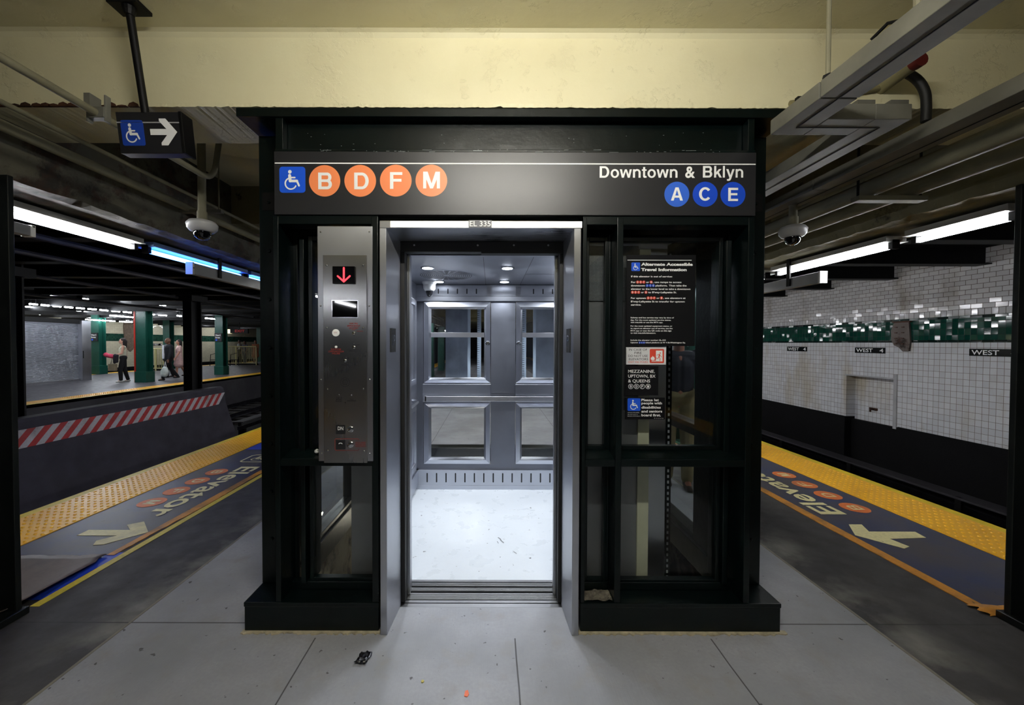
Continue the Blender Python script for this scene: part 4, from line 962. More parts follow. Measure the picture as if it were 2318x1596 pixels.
b = MB(); stroke(b, [(.06, 3.14), (.075, 3.12), (.082, 3.09), (.10, 3.06)], .009, lambda u, v: (u, v, .0012)); stroke(b, [(.17, 2.93), (.19, 2.90)], .006, lambda u, v: (u, v, .0012)); stroke(b, [(.05, 3.08), (.06, 3.05)], .005, lambda u, v: (u, v, .0012))
b.build('scuff_mark', mat('scuff_grey', (110, 112, 116), .6, 0, 0), car)
def dome(x, y, z, label, r=.10, pole_top=None, name='dome_camera', low=False):
    t = thing(name, label, 'camera', (x, y, z-.14))
    if pole_top:
        MB().tube([(x, y, z-.004), (x, y, pole_top)], .027, 14).build('drop_pipe', PIPE, t, smooth=50)
        MB().lathe([(.034, 0), (.034, .06)], (x, y, z), 'z', 14).build('pipe_collar', PIPE, t, smooth=50)
    MB().lathe([(.045 if not low else r*1.15, 0), (r*.85 if not low else r*1.15, -.012), (r, -.03), (r*1.02, -.035), (r, -.042), (r*.97, -.065), (r*.8, -.085), (r*.62, -.09)], (x, y, z), 'z', 32).build('housing', CAMW, t, smooth=40)
    MB().lathe([(r*.58, -.088), (r*.57, -.105), (r*.48, -.128), (r*.3, -.143), (.004, -.15)], (x, y, z), 'z', 28).build('dome', DARKGL, t, smooth=60)
    return t
dome(-.625, 4.02, CZ-.0, 'small white dome camera in the rear left corner of the car ceiling', .062, low=True)
dome(-2.17, 3.0, 2.468, 'white dome camera hanging on a pipe at upper left', .10, ZC)
dome(2.26, 3.0, 2.44, 'dirty dome camera hanging at upper right beside the booth', .09, 2.588)

t = thing('pit_fill_lamp', 'added fill lamp low in the lift pit brightening its walls', 'lamp', (-.2, 5.2, -.7)); MB().lathe([(.07, 0), (.06, -.04), (.02, -.06)], (-.2, 5.249, -.7), 'y', 16).build('lens', mat('pit_fill_lit', (255, 255, 255), .5, 0, 0, emit=(255, 244, 220), es=60), t); MB().lathe([(.085, 0), (.085, -.02)], (-.2, 5.25, -.7), 'y', 16).build('rim', BLACK, t)  # lamp added low in the pit to brighten its pale walls
# ---------------- posters on the glass ----------------
DQ = 2.238
q0 = plane_y(DQ-.0016); q1 = plane_y(DQ-.0022); q2 = plane_y(DQ-.0028)
def pp(px, py): return F(px, py, DQ-.002)
def sheet(name, label, px0, py0, px1, py1, m, cat='poster'):
    x0, z1 = pp(px0, py0); x1, z0 = pp(px1, py1)
    t = thing(name, label, cat, ((x0+x1)/2, DQ, z0), 'notices on the booth glass')
    MB().box(x0, x1, DQ-.001, DQ+.004, z0, z1).build('sheet', m, t)
    return t
def ln(b, s, px0, px1, pyb, cappx, bold=.012, m=0, f=q0):
    u0, z = pp(px0, pyb); u1, _ = pp(px1, pyb); text(b, s, u0, u1, z, cappx*DQ/900, f, bold, m)
PBLACK = mat('poster_black', (11, 11, 14), .5, 0, 0, spec=.2)
t = sheet('travel_information_poster', 'black alternate travel information poster at the top of the right booth glass', 1419, 577, 1573, 783.5, PBLACK)
a, z = pp(1420.5, 588.7); c, _ = pp(1575, 588.7); MB().box(a, min(c, pp(1573, 0)[0]), DQ-.0016, DQ-.001, z-.0016, z+.0016).build('white_rule', WHITE, t)
x0, z1 = pp(1429.5, 594); x1, z0 = pp(1449, 613.5); sy = MB().yprism(rrect(x0, x1, z0, z1, .005), DQ-.0016, DQ-.001).build('access_symbol', BLUE, t)
b = MB(); wheelchair(b, (x0+x1)/2, (z0+z1)/2, x1-x0, q1); b.build('figure', WHITE, sy)
def C3(cx, cy): return 1400+cx/6.94, 570+cy/6.94
def tl(b, s, cx0, cx1, cyb, cap, bold=.02):
    px0, py = C3(cx0, cyb); px1, _ = C3(cx1, cyb); ln(b, s, px0, px1, py, cap/6.94, bold)
b = MB(); tl(b, 'Alternate Accessible', 355, 1168, 219, 47, .05); tl(b, 'Travel Information', 355, 1072, 303, 47, .05); b.build('heading', WHITE, t)
b = MB()
for s, a, c, y in (('If this elevator is out of service:', 198, 846, 400), ('For', 198, 272, 490), ('or', 436, 484, 490), (', use ramps to access', 540, 990, 490), ('downtown', 196, 416, 544), ('platform.', 582, 770, 544), ('Then take the', 792, 1070, 544), ('elevator to the lower level to take a downtown', 196, 1132, 597), ('or', 355, 400, 650), ("to B'way-Lafayette St.", 466, 915, 650), ('For uptown', 195, 432, 740), ('or', 598, 645, 740), (', use elevators at', 703, 1054, 740), ("B'way-Lafayette St to transfer for uptown", 195, 1042, 794), ('service.', 195, 358, 845)): tl(b, s, a, c, y, 27, .03)
for s, a, c, y in (('Subway and bus service may vary by time of', 190, 872, 1044), ('day. For the most updated service status,', 190, 826, 1082), ('visit mta.info or use the MTA app.', 190, 700, 1118), ('For the most updated equipment status, or', 190, 846, 1176), ('to report an elevator out of service, use the', 190, 850, 1213), ('MTA app or scan the QR code on this sign', 190, 832, 1250), ('to visit mta.info/elevators.', 190, 588, 1286), ('Include the elevator number: EL-335', 190, 744, 1398), ('Uptown', 190, 306, 1436), ('island platform at W 4 St-Washington Sq.', 426, 1052, 1436)): tl(b, s, a, c, y, 20, .03)
b.build('body_text', WHITE, t)
def dots(items, r, m, letters):
    for (cx, cy), L_ in zip(items, letters):
        u, v = pp(*C3(cx, cy)); rr = r/6.94*DQ/900
        d_ = MB().face([q0(*p) for p in disc((u, v), rr, 20)]).build('route_disc', m, t); b = MB(); biglet(b, L_, u-rr*.4, u+rr*.4, v-rr*.5, v+rr*.5, q1); b.build('letter', WHITE, d_)
dots([(302, 476), (350, 476), (399, 476), (514, 476)], 24, REDORANGE, 'BDFM'); dots([(452, 530), (501, 530), (549, 530)], 24, NAVY, 'ACE')
dots([(221, 636), (269, 636), (318, 636), (432, 636)], 24, REDORANGE, 'BDFM'); dots([(467, 726), (516, 726), (563, 726), (676, 726)], 24, REDORANGE, 'BDFM'); dots([(334, 1428), (369, 1428), (402, 1428)], 17, NAVY, 'ACE')
t = sheet('fire_notice', 'white in case of fire notice with red running figure below the travel poster', 1418, 786, 1507.5, 825.5, mat('notice_white', (226, 226, 228), .4, 0, 0), 'notice')
def C4(cx, cy): return 1400+cx/8.865, 780+cy/8.865
b = MB()
for s, a, c, y in (('IN CASE OF', 212, 575, 124), ('FIRE', 322, 465, 188), ('DO NOT USE', 196, 586, 249), ('ELEVATORS', 210, 595, 314)):
    px0, py = C4(a, y); px1, _ = C4(c, y); ln(b, s, px0, px1, py, 42/8.865, .004)
b.build('black_lettering', INK, t)
b = MB(); px0, py = C4(204, 368); px1, _ = C4(592, 368); ln(b, 'EXIT VIA STAIRS', px0, px1, py, 34/8.865, .0); b.build('red_lettering', REDORANGE, t)
def g4(cx, cy): return pp(*C4(cx, cy))
x0, z1 = g4(630, 88); x1, z0 = g4(914, 372); ic = MB().yprism(rrect(x0, x1, z0, z1, .006), DQ-.0016, DQ-.001).build('exit_symbol', REDORANGE, t)
b = MB(); b.face([q1(*g4(*p)) for p in ((752, 122), (884, 122), (884, 338), (664, 338), (664, 325), (752, 325))])
b.face([q1(*g4(*p)) for p in ((645, 285), (655, 250), (668, 262), (685, 225), (700, 250), (712, 240), (730, 285), (722, 306), (690, 316), (656, 306))]); b.build('white_area', WHITE, ic)
b = MB(); b.face([q2(*p) for p in disc(g4(836, 170), .0032, 14)])
stroke(b, [g4(822, 200), g4(812, 250)], .006, q2); stroke(b, [g4(770, 218), g4(795, 196), g4(828, 200), g4(840, 228), g4(862, 250)], .0022, q2); stroke(b, [g4(812, 250), g4(832, 282), g4(828, 322)], .003, q2); stroke(b, [g4(808, 252), g4(790, 280), g4(750, 268)], .003, q2); b.build('running_figure', REDORANGE, ic)
t = sheet('direction_notice', 'small black mezzanine uptown Bronx and Queens notice, third down on the glass', 1415, 829, 1490, 895, PBLACK, 'notice')
b = MB()
for s, a, c, y in (('MEZZANINE,', 194, 730, 567), ('UPTOWN, BX', 194, 744, 663), ('& QUEENS', 194, 635, 760)):
    px0, py = C4(a, y); px1, _ = C4(c, y); ln(b, s, px0, px1, py, 60/8.865, .006)
b.build('lettering', WHITE, t)
for cx, L_ in ((248, 'B'), (363, 'D'), (479, 'F'), (595, 'M')):
    u, v = g4(cx, 841); r_ = 51/8.865*DQ/900; d_ = MB().face([q0(*p) for p in disc((u, v), r_, 28)]).build('route_ring', WHITE, t)
    b = MB().face([q1(*p) for p in disc((u, v), r_*.84, 28)]); b.build('ring_centre', PBLACK, d_); b = MB(); biglet(b, L_, u-r_*.38, u+r_*.38, v-r_*.5, v+r_*.5, q2); b.build('letter', WHITE, d_)
t = sheet('courtesy_notice', 'small black please let people with disabilities board first notice, lowest on the glass', 1416, 900, 1505, 949.5, PBLACK, 'notice')
x0, z1 = g4(184, 1078); x1, z0 = g4(442, 1333); sy = MB().yprism(rrect(x0, x1, z0, z1, .006), DQ-.0016, DQ-.001).build('access_symbol', BLUE, t)
b = MB(); wheelchair(b, (x0+x1)/2, (z0+z1)/2, x1-x0, q1); b.build('figure', WHITE, sy)
b = MB()
for s, a, c, y, cap, bd in (('Please let', 460, 812, 1137, 50, .03), ('people with', 460, 874, 1200, 50, .03), ('disabilities', 460, 850, 1285, 50, .03), ('and seniors', 460, 878, 1364, 50, .03), ('board first.', 460, 850, 1441, 50, .03), ('www.mta.info', 184, 418, 1374, 18, 0), ('The 24/7 status of', 184, 384, 1410, 12, 0), ('Elevators & Escalators', 184, 440, 1442, 12, 0), ('New York City Transit', 748, 905, 1486, 14, 0)):
    px0, py = C4(a, y); px1, _ = C4(c, y); ln(b, s, px0, px1, py, cap/8.865, bd)
b.face([q0(*p) for p in disc(g4(724, 1478), .0022, 14)]); b.build('lettering', WHITE, t)
# =====================================================================  OVERHEAD: pipes, wireways, signs
def pipe(path, r, label, m=PIPE, n=14):
    return tag(MB().tube(path, r, n).build('conduit_pipe', m, smooth=60), label, 'pipe')
def bend(p0, p1, p2, r, n=6):
    p0, p1, p2 = map(Vector, (p0, p1, p2)); a = p1+(p0-p1).normalized()*r; c = p1+(p2-p1).normalized()*r
    return [tuple((1-t)**2*a+2*t*(1-t)*p1+t*t*c) for t in [i/n for i in range(n+1)]]
zp = 2.70
pipe([(-1.985, Y0, zp)]+[(-1.985, 2.0, zp)]+bend((-1.985, 2, zp), (-1.985, 2.86, zp), (-1.93, 2.88, ZC), .12)+[(-1.93, 2.88, ZC)], .0185, 'thin painted conduit running behind the hanging arrow sign and turning up')
pipe([(-2.59, Y0, zp-.005), (-2.59, 20, zp-.005)], .031, 'thick painted pipe low along the left concrete beam')
pipe([(-2.38, Y0, 2.715), (-2.38, 20, 2.715)], .013, 'slim painted conduit between the two left pipes')
pipe([(-2.44, Y0, 2.74), (-2.44, 20, 2.74)], .006, 'thin dark cable strung along the left ceiling', BLACK, 8)
tt = thing('pipe_clamp', 'rusty clamp holding the conduit left of the hanging arrow sign', 'clamp', (-1.985, 2.03, 2.66))
MB().box(-2.03, -1.94, 2.01, 2.05, 2.675, 2.73).box(-2.035, -2.025, 2.015, 2.045, 2.66, 2.79).box(-1.945, -1.935, 2.015, 2.045, 2.66, 2.79).build('strap', TRAYM, tt, .003); MB().box(-2.03, -2.0, 2.0, 2.06, 2.73, 2.79).build('anchor', TRAYM, tt)
for y in (1.2, 3.4): 
    tt = thing('pipe_hanger', 'strut hanger carrying the left ceiling pipes ' + ('near the picture edge' if y < 2 else 'behind the cross beam'), 'hanger', (-2.4, y, 2.65))
    MB().box(-2.66, -2.3, y, y+.04, 2.655, 2.68).build('channel', TRAYM, tt); MB().tube([(-2.33, y+.02, 2.66), (-2.33, y+.02, ZC)], .006, 8).build('rod', PIPE, tt)
# wireways at upper right
zw0, zw1 = 2.60, 2.672
t = thing('cable_wireway', 'square painted steel wireway with a Z shaped jog beside the booth', 'cable tray', (1.5, 1.9, zw0))
MB().box(1.40, 1.565, Y0, 1.715, zw0, zw1).build('trough', TRAYM, t, .003); MB().box(1.40, 1.565, 1.722, 2.02, zw0, zw1).build('trough', TRAYM, t, .003)
MB().box(1.568, 1.79, 1.875, 2.02, zw0, zw1).build('cross_trough', TRAYM, t, .003); MB().box(1.79, 1.96, 1.875, 14, zw0, zw1).build('trough', TRAYM, t, .003)
b = MB().box(1.478, 1.482, Y0, 1.95, zw0-.003, zw0).box(1.478, 1.88, 1.946, 1.95, zw0-.003, zw0).box(1.876, 1.88, 1.95, 14, zw0-.003, zw0); b.build('cover_seam', BLACK, t)
for x, y, r_ in ((1.418, 1.70, .009), (1.435, 1.36, .014)):
    MB().tube([(x, y, zw1), (x, y, ZC)], r_, 10).build('hanger_rod', PIPE, t)
    MB().lathe([(.02, 0), (.02, .012)], (x, y, zw1), 'z', 6).build('nut', BLACK, t)
MB().box(1.40, 1.43, 1.84, 1.86, zw1, zw1+.012).build('clip', BLACK, t); MB().tube([(1.41, 1.50, zw1+.01), (1.42, 1.45, zw1+.03), (1.43, 1.42, zw1+.015)], .006, 6).build('wire_end', BLACK, t)
MB().tube([(1.33, 1.36, 2.83), (1.38, 1.36, 2.815), (1.435, 1.36, 2.80), (1.48, 1.36, 2.78), (1.52, 1.36, 2.79)], .005, 6).build('twisted_tie', WHITE, t)
t = thing('cable_wireway', 'long straight painted wireway right of the Z shaped one', 'cable tray', (2.25, 4, zw0))
MB().box(2.17, 2.27, Y0, 2.70, zw0-.01, zw1-.01).build('trough', TRAYM, t, .003); MB().box(2.17, 2.27, 2.71, 16, zw0-.01, zw1-.01).build('trough', TRAYM, t, .003); MB().box(2.27, 2.33, Y0, 16, zw0-.01, zw0+.03).build('trough', TRAYM, t, .003)
b = MB().box(2.268, 2.272, Y0, 16, zw0-.013, zw0-.01); b.build('cover_seam', BLACK, t)
for y in (.5, 4.5, 8): MB().tube([(2.22, y, zw1-.012), (2.22, y, ZC)], .008, 8).build('hanger_rod', PIPE, t)
pipe([(2.45, Y0, 2.56), (2.45, 18, 2.56)], .055, 'fat painted pipe at upper right nearest the wireways'); pipe([(2.70, Y0, 2.55), (2.70, 18, 2.55)], .05, 'fat painted pipe at upper right beside the concrete beam')
t = thing('pipe_hanger', 'painted strut carrying the two fat pipes at upper right', 'hanger', (2.55, 2.56, 2.46)); MB().box(2.33, 2.77, 2.54, 2.60, 2.465, 2.495).build('channel', PIPE, t, .002)
for x in (2.35, 2.75): MB().tube([(x, 2.57, 2.47), (x, 2.57, ZC)], .007, 8).build('rod', BLACK, t)
t = thing('capped_pipe', 'short painted pipe stub with a red cap at upper right', 'pipe', (2.03, 2.0, 2.85)); MB().tube([(2.03, 1.93, 2.90), (2.03, 2.12, 2.885)], .03, 12).build('stub', CREAM2, t, smooth=50); MB().tube([(2.03, 1.905, 2.90), (2.03, 1.94, 2.90)], .033, 14).build('red_cap', mat('red_cap', (84, 14, 14), .5, 0, .1), t, smooth=50)
pipe([(1.55, 2.09, 2.80), (1.9, 2.09, 2.86), (2.02, 2.09, 2.88)], .014, 'pale conduit rising to the red capped stub', CREAM2)
pipe([(2.02+.15*math.sin(R(7.5*i)), 2.04-.03*math.sin(R(7.5*i)), 2.76+.17*math.cos(R(7.5*i))) for i in range(13)]+[(2.172, 2.01, 2.72), (2.17, 2.01, 2.665)], .02, 'black flexible hose curving down to the wireway', RUBBER)
for x, l in ((1.90, 'cast junction fitting on the beam left of the black hose'), (2.07, 'cast junction fitting right against the black hose')):
    t = thing('conduit_fitting', l, 'fitting', (x, 2.08, 2.72)); MB().lathe([(.03, 0), (.03, .05), (.02, .06)], (x, 2.08, 2.71), 'z', 12).build('body', TRAYM, t, smooth=40); MB().box(x-.045, x+.045, 2.04, 2.1, 2.765, 2.79).build('flange', TRAYM, t); MB().tube([(x-.01, 2.05, 2.78), (x-.01, 2.03, 2.70)], .006, 6).build('screw', CHROME, t)
# hanging arrow sign (its rod leans back a little)
t = thing('hanging_sign', 'small black hanging sign with access symbol and arrow pointing right', 'sign', (-1.75, 1.98, 2.49))
lean = math.tan(R(8))
def hs(u, v, w=0): return (u, 1.995+w+(2.717-v)*lean, v)
x0, z1 = F(259, 252, 1.995); x1, _ = F(405, 252, 1.995); _, z0 = F(272, 348, 2.03)
MB().prism(rect(x0, x1, z0, z1), lambda u, v: hs(u, v), lambda u, v: hs(u, v, .055)).build('panel', SIGNBLACK, t, .003)
MB().prism(rect(x1-.004, x1+.012, z0, z1), lambda u, v: hs(u, v, -.006), lambda u, v: hs(u, v, .07)).build('end_cap', BLACK, t, .002)
h_ = z1-z0
MB().prism(rect(x0+.002, x1-.004, z1-.052, z1-.047), lambda u, v: hs(u, v, -.002), lambda u, v: hs(u, v)).build('white_rule', mat('rule_grey', (170, 170, 172), .5, 0, 0), t)
sq = .118; sx0 = x0+.02; sz0 = z0+.035
sy = MB().prism(rrect(sx0, sx0+sq*.95, sz0, sz0+sq, .01), lambda u, v: hs(u, v, -.002), lambda u, v: hs(u, v)).build('access_symbol', mat('dim_sign_blue', (26, 66, 168), .45, 0, .03), t)
b = MB(); wheelchair(b, sx0+sq*.475, sz0+sq*.5, sq, lambda u, v: hs(u, v, -.003)); b.build('figure', WHITE, sy)
b = MB(); ax1 = x1-.02; ax0 = ax1-.135; az = z0+.098; fn = lambda u, v: hs(u, v, -.003)
b.face([fn(*p) for p in ((ax0, az-.014), (ax1-.04, az-.014), (ax1-.04, az+.014), (ax0, az+.014))])
b.face([fn(*p) for p in ((ax1, az), (ax1-.052, az+.062), (ax1-.085, az+.062), (ax1-.085, az+.05), (ax1-.04, az))]); b.face([fn(*p) for p in ((ax1, az), (ax1-.04, az), (ax1-.085, az-.05), (ax1-.085, az-.062), (ax1-.052, az-.062))]); b.build('arrow', WHITE, t)
ptx, ptz = F(323, 250, 1.995); pbx, _ = F(294, 45, 1.94)
MB().tube([(ptx, 2.01, z1-.002), (ptx-.005, 1.935, ZC-.03)], .017, 12).build('drop_rod', BLACK, t, smooth=50)
MB().lathe([(.02, 0), (.026, .02), (.03, .045)], (ptx-.005, 1.935, ZC-.055), 'z', 12).build('flare', BLACK, t); MB().box(ptx-.085, ptx+.06, 1.90, 1.99, ZC-.018, ZC).build('ceiling_plate', BLACK, t, .002)
# hanging sign boxes over the platform edges, seen from behind
for x, y0_, y1_, z0_, z1_, l in ((-3.0, 3.97, 6.2, 2.232, 2.345, 'grey sign box hanging under the blue tube lights, seen from behind'), (3.13, 3.77, 5.6, 2.13, 2.235, 'grey sign box hanging under the right tube light, seen from behind'), (-3.0, 1.2, 2.60, 2.235, 2.30, 'white sign box end poking out by the rusty column')):
    t = thing('platform_sign_box', l, 'sign', (x, y0_, z0_), 'sign boxes over the platform edges')
    MB().box(x-.03, x+.03, y0_, y1_, z0_, z1_).build('box', mat('sign_back_grey', (150, 152, 156), .5, .3, .06), t, .002)
    ye = y0_ if y0_ > 2 else y1_-.012
    MB().box(x-.034, x+.036, ye-.012, ye+.012, z0_-.004, z1_+.004).build('end_cap', WHITE, t)
    MB().tube([(x+.036, ye, z0_+.06), (x+.042, ye, z0_+.06)], .005, 8).build('bolt', INK, t)
    yb = y0_+.38; zt_ = 2.465 if x < 0 else 2.43
    MB().box(x+(.03 if x < 0 else -.045), x+(.045 if x < 0 else -.03), yb-.02, yb+.025, z0_+.02, zt_).build('hanger_strap', BLACK, t)

# =====================================================================  FLOOR MARKINGS
def worn(name, c, dirt, lo, hi, rough=.45):
    m = bpy.data.materials.new(name); n = N(m); MATS[name] = m
    a = n.noise(2.2, 7, rough=.65); f = n.noise(45, 4)
    col = n.mix(n.ramp(a, lo, hi), lin(*c), lin(*dirt)); col = n.mix(n.ramp(f, .4, .7, .0, .25), col, lin(*dirt)); col = n.mix(n.ramp(n.noise(16, 3), .69, .73, 0, .8), col, lin(30, 26, 24))
    n.col(col); n.rough(rough); n.bump(f, .12, .002); return m
MATB = worn('worn_blue_mat', (44, 52, 84), (66, 62, 66), .38, .62, .38)
MATC = worn('worn_cream_print', (226, 216, 158), (140, 134, 106), .55, .8)
MATO = worn('worn_orange_print', (216, 112, 48), (132, 84, 56), .5, .8)
MATE = worn('worn_orange_border', (206, 138, 42), (112, 84, 54), .46, .66)
MATY = worn('worn_yellow_line', (206, 186, 66), (112, 100, 62), .56, .78)
MATBR = worn('dirty_brown_mat', (92, 78, 70), (62, 54, 52), .42, .6, .5)
BRB = mat('fresh_blue_mat', (24, 56, 160), .4, 0, .15)
def decal(side):
    s = side; L = s < 0
    t = thing('elevator_floor_decal', 'worn blue floor decal reading Elevator with arrow on the ' + ('left' if L else 'right') + ' side', 'floor sign', (3.2*s+.1, 4.2, 0), 'elevator floor decals')
    if L: xi, xo, yn, yf = -2.79, -3.55, 2.86, 7.4
    else: xi, xo, yn, yf = 2.925, 3.685, 2.33, 7.4
    MB().box(xi, xo, yn, yf, -.01, .003).build('mat', MATB, t)
    rn = random.Random(2 if L else 8); n = 90
    ea, eb = (xi, xi+.085) if L else (xi-.085, xi)
    P = [(xi, yn)]+[(xi, yf)]; Q = []
    for i in range(n+1):
        y = yf-(yf-yn)*i/n; wv = .012*math.sin(y*3.1)+.01*rn.random()+(.028*max(0, math.sin(y*2.2+1)) if L else 0)
        Q.append(((eb-wv) if L else (ea+wv*.5), y))
    MB().zprism(P+Q, -.01, .0045).build('orange_border', MATE, t)
    if not L:
        # torn, curled near end of the border
        b = MB(); m_ = 12; V = []
        for j in range(m_+1):
            for i in range(5): yy = 2.33+.10*j/m_-.10; xx = 2.835+.30*i/4; V.append((xx+.02*math.sin(j), yy+.012*math.sin(i*2), .006+.035*math.sin(math.pi*min(1, (m_-j)/m_))*(.3+.7*i/4)))
        b.add(V, [(j*5+i, j*5+i+1, (j+1)*5+i+1, (j+1)*5+i) for j in range(m_) for i in range(4)]); b.build('curled_end', MATE, t, smooth=60)
    fz = .0056
    # reading direction runs towards the camera on the left, away on the right
    if L: fn = lambda u, v: (-3.105+v, -u, fz); y_a, y_b = -4.92, -3.50
    else: fn = lambda u, v: (3.235-v, u, fz); y_a, y_b = 3.58, 5.0
    b = MB(); text(b, 'Elevator', y_a, y_b, 0, .235, fn, .02); b.build('lettering', MATC, t)
    for c_, (cx, cy) in zip('BDFM' , ([(-3.275, 4.72), (-3.275, 4.41), (-3.275, 4.115), (-3.275, 3.815)] if L else [(3.44, 3.73), (3.45, 4.04), (3.455, 4.35), (3.465, 4.67)])):
        d_ = MB().zprism(disc((cx, cy), .115, 32), .003, .005).build('route_disc', MATO, t)
        g = (lambda u, v: (cx+v, cy-u, fz)) if L else (lambda u, v: (cx-v, cy+u, fz))
        b = MB(); biglet(b, c_, -.05, .05, -.055, .055, g); b.build('letter', MATC, d_)
    # arrow pointing to the elevator
    if L: A = [(-3.31, 3.15), (-3.31, 3.245), (-2.97, 3.245), (-3.08, 3.337), (-2.99, 3.40), (-2.79, 3.21), (-2.96, 3.01), (-3.03, 3.0), (-3.07, 3.066), (-2.99, 3.15)]
    else: A = [(3.50, 3.25), (3.48, 3.15), (3.17, 3.13), (3.20, 3.01), (3.13, 2.98), (2.95, 3.19), (3.07, 3.38), (3.18, 3.38), (3.12, 3.25)]
    MB().zprism(A, .003, .0052).build('arrow', MATC, t)
    # round-cornered wheelchair sign outline beyond the word
    cx, cy = (-3.10, 5.28) if L else (3.30, 5.4)
    b = MB(); ring = rrect(cx-.16, cx+.16, cy-.16, cy+.16, .05); stroke(b, ring+[ring[0]], .022, lambda u, v: (u, v, fz)); wheelchair(b, cx, cy, .26, lambda u, v: (u, v, fz)); b.build('access_outline', MATC, t)
    b = MB().box(xi+(-.40 if L else .02), xo, 5.72, 6.1, .003, .0048); b.build('blue_patch', BRB, t)
    if L:
        MB().zprism([(-3.0, 2.36), (-2.70, 2.36), (-2.70, 2.90), (-3.0, 2.90)], -.01, .002).build('exposed_blue', BRB, t)
        b = MB(); V = []; nx, ny = 16, 12
        for j in range(ny+1):
            y = 2.18+(2.86-2.18)*j/ny
            xe = -2.705-.06*j/ny if j < ny*.85 else -2.79
            for i in range(nx+1):
                u = i/nx; x = -3.55+(xe+3.55)*u; lift = max(0, (u-.72)/.28)**1.5*(1-j/ny*.8)*.055
                V.append((x, y, .0035+lift+.002*math.sin(x*30+y*11)))
        b.add(V, [(j*(nx+1)+i, j*(nx+1)+i+1, (j+1)*(nx+1)+i+1, (j+1)*(nx+1)+i) for j in range(ny) for i in range(nx)])
        o = b.build('curled_corner', MATBR, t, smooth=60); sm = o.modifiers.new('thick', 'SOLIDIFY'); sm.thickness = .003
decal(-1); decal(1)
tag(MB().box(-2.70, -2.645, 2.30, 12, -.01, .0022).build('painted_line', MATY), 'thin yellow line along the inner edge of the left floor decal', 'line')
b = MB(); rn = random.Random(21); V = []
for j in range(7):
    for i in range(7):
        V.append((-.655+.045*i/6*1.3+.010*j/6+.01*(rn.random()-.5), 1.885+.07*j/6+.006*(rn.random()-.5), .004+.012*rn.random()))
b.add(V, [(j*7+i, j*7+i+1, (j+1)*7+i+1, (j+1)*7+i) for j in range(6) for i in range(6)])
w_ = tag(b.build('candy_wrapper', mat('black_foil', (24, 24, 30), .25, .3, .3), smooth=20), 'crumpled black wrapper lying on the concrete left of the doorway', 'litter'); sm = w_.modifiers.new('thick', 'SOLIDIFY'); sm.thickness = .002
tag(MB().zprism([(-.115, 1.715), (-.10, 1.712), (-.094, 1.725), (-.10, 1.745), (-.112, 1.74)], 0, .003).build('paper_scrap', mat('orange_scrap', (232, 112, 70), .6, 0, .1)), 'tiny orange scrap on the floor at the bottom of the picture', 'litter')
tag(MB().zprism(disc((-.31, 1.79), .007, 8), 0, .004).build('paper_scrap', mat('yellow_scrap', (196, 180, 90), .6, 0, .1)), 'tiny yellowish crumb on the floor in front of the doorway', 'litter')

# =====================================================================  BARRIER BETWEEN THE TRACKS
t = thing('track_barrier', 'dark concrete barrier with red and white diagonal stripes between the tracks', 'barrier', (-7.4, 6, -1.2))
b = MB(); y0_, y1_ = 1.0, 10.85
rows = [(-1.2, -7.10, -7.60, y1_+.30), (-.85, -7.16, -7.60, y1_+.22), (-.1, -7.285, -7.59, y1_+.06), (.30, -7.30, -7.58, y1_), (.35, -7.33, -7.56, y1_-.04)]
V = []
for z, xa, xb, ye in rows: V += [(xa, y0_, z), (xb, y0_, z), (xb, ye, z), (xa, ye-.02, z)]
b.add(V, [(r_*4+i, r_*4+(i+1) % 4, (r_+1)*4+(i+1) % 4, (r_+1)*4+i) for r_ in range(4) for i in range(4)]+[(0, 1, 2, 3), (16, 17, 18, 19)])
b.build('body', mat('dark_barrier_concrete', (50, 48, 58), .85, 0, .25, 3, .3, 20), t)
WS = worn('dusty_white_stripe', (186, 184, 188), (120, 114, 112), .5, .75); RS = worn('dusty_red_stripe', (172, 46, 48), (112, 40, 40), .5, .75)
x_ = lambda z: -7.30+.015*(.19-z)/.3*1.3
def qd(ya, yb, zb, zt, sh): return [(x_(zb)+.006, ya, zb), (x_(zb)+.006, yb, zb), (x_(zt)+.006, yb+sh, zt), (x_(zt)+.006, ya+sh, zt)]
z0_, z1_ = -.10, .185; y = 1.2; k_ = 0; wb, rb = MB(), MB(); wd = .122
while y < y1_-.32:
    a = [(v[0], v[1], v[2]) for v in qd(y, y+wd, z0_, z1_, .27)]; (rb if k_ % 2 else wb).face(a); y += wd; k_ += 1
wb.build('white_stripes', WS, t); rb.build('red_stripes', RS, t)

# =====================================================================  FAR PLATFORM FURNITURE
t = thing('steel_shutter', 'grey corrugated steel shutter standing on the far platform', 'shutter', (-17.2, 14, 0))
CORR = steel('corrugated_zinc', (190, 192, 198), .42, 'n', .15)
b = MB(); n = 90; zs = [.08+2.2*i/n for i in range(n+1)]
V = [(-16.62+.012*math.cos(i*math.pi), y, z) for i, z in enumerate(zs) for y in (13.9, 16.0)]
b.add(V, [(2*i, 2*i+1, 2*i+3, 2*i+2) for i in range(n)]); b.build('curtain', CORR, t)
MB().box(-18.6, -16.66, 13.9, 16.35, 0, 2.42).build('booth_body', mat('booth_grey', (126, 128, 132), .5, .3, .1), t)
MB().box(-16.66, -16.58, 13.88, 13.96, 0, 2.4).build('green_edge', COLGREEN, t); MB().box(-16.66, -16.56, 13.9, 16.0, 0.0, .08).build('bottom_bar', SS, t); MB().box(-16.66, -16.46, 16.0, 16.36, 0, 2.42).build('steel_post', SSV, t, .005); MB().box(-16.66, -16.54, 13.88, 16.36, 2.28, 2.46).build('shutter_box', BLACK, t)
MB().box(-16.47, -16.455, 16.02, 16.05, .9, 1.2).build('latch', BLACK, t)
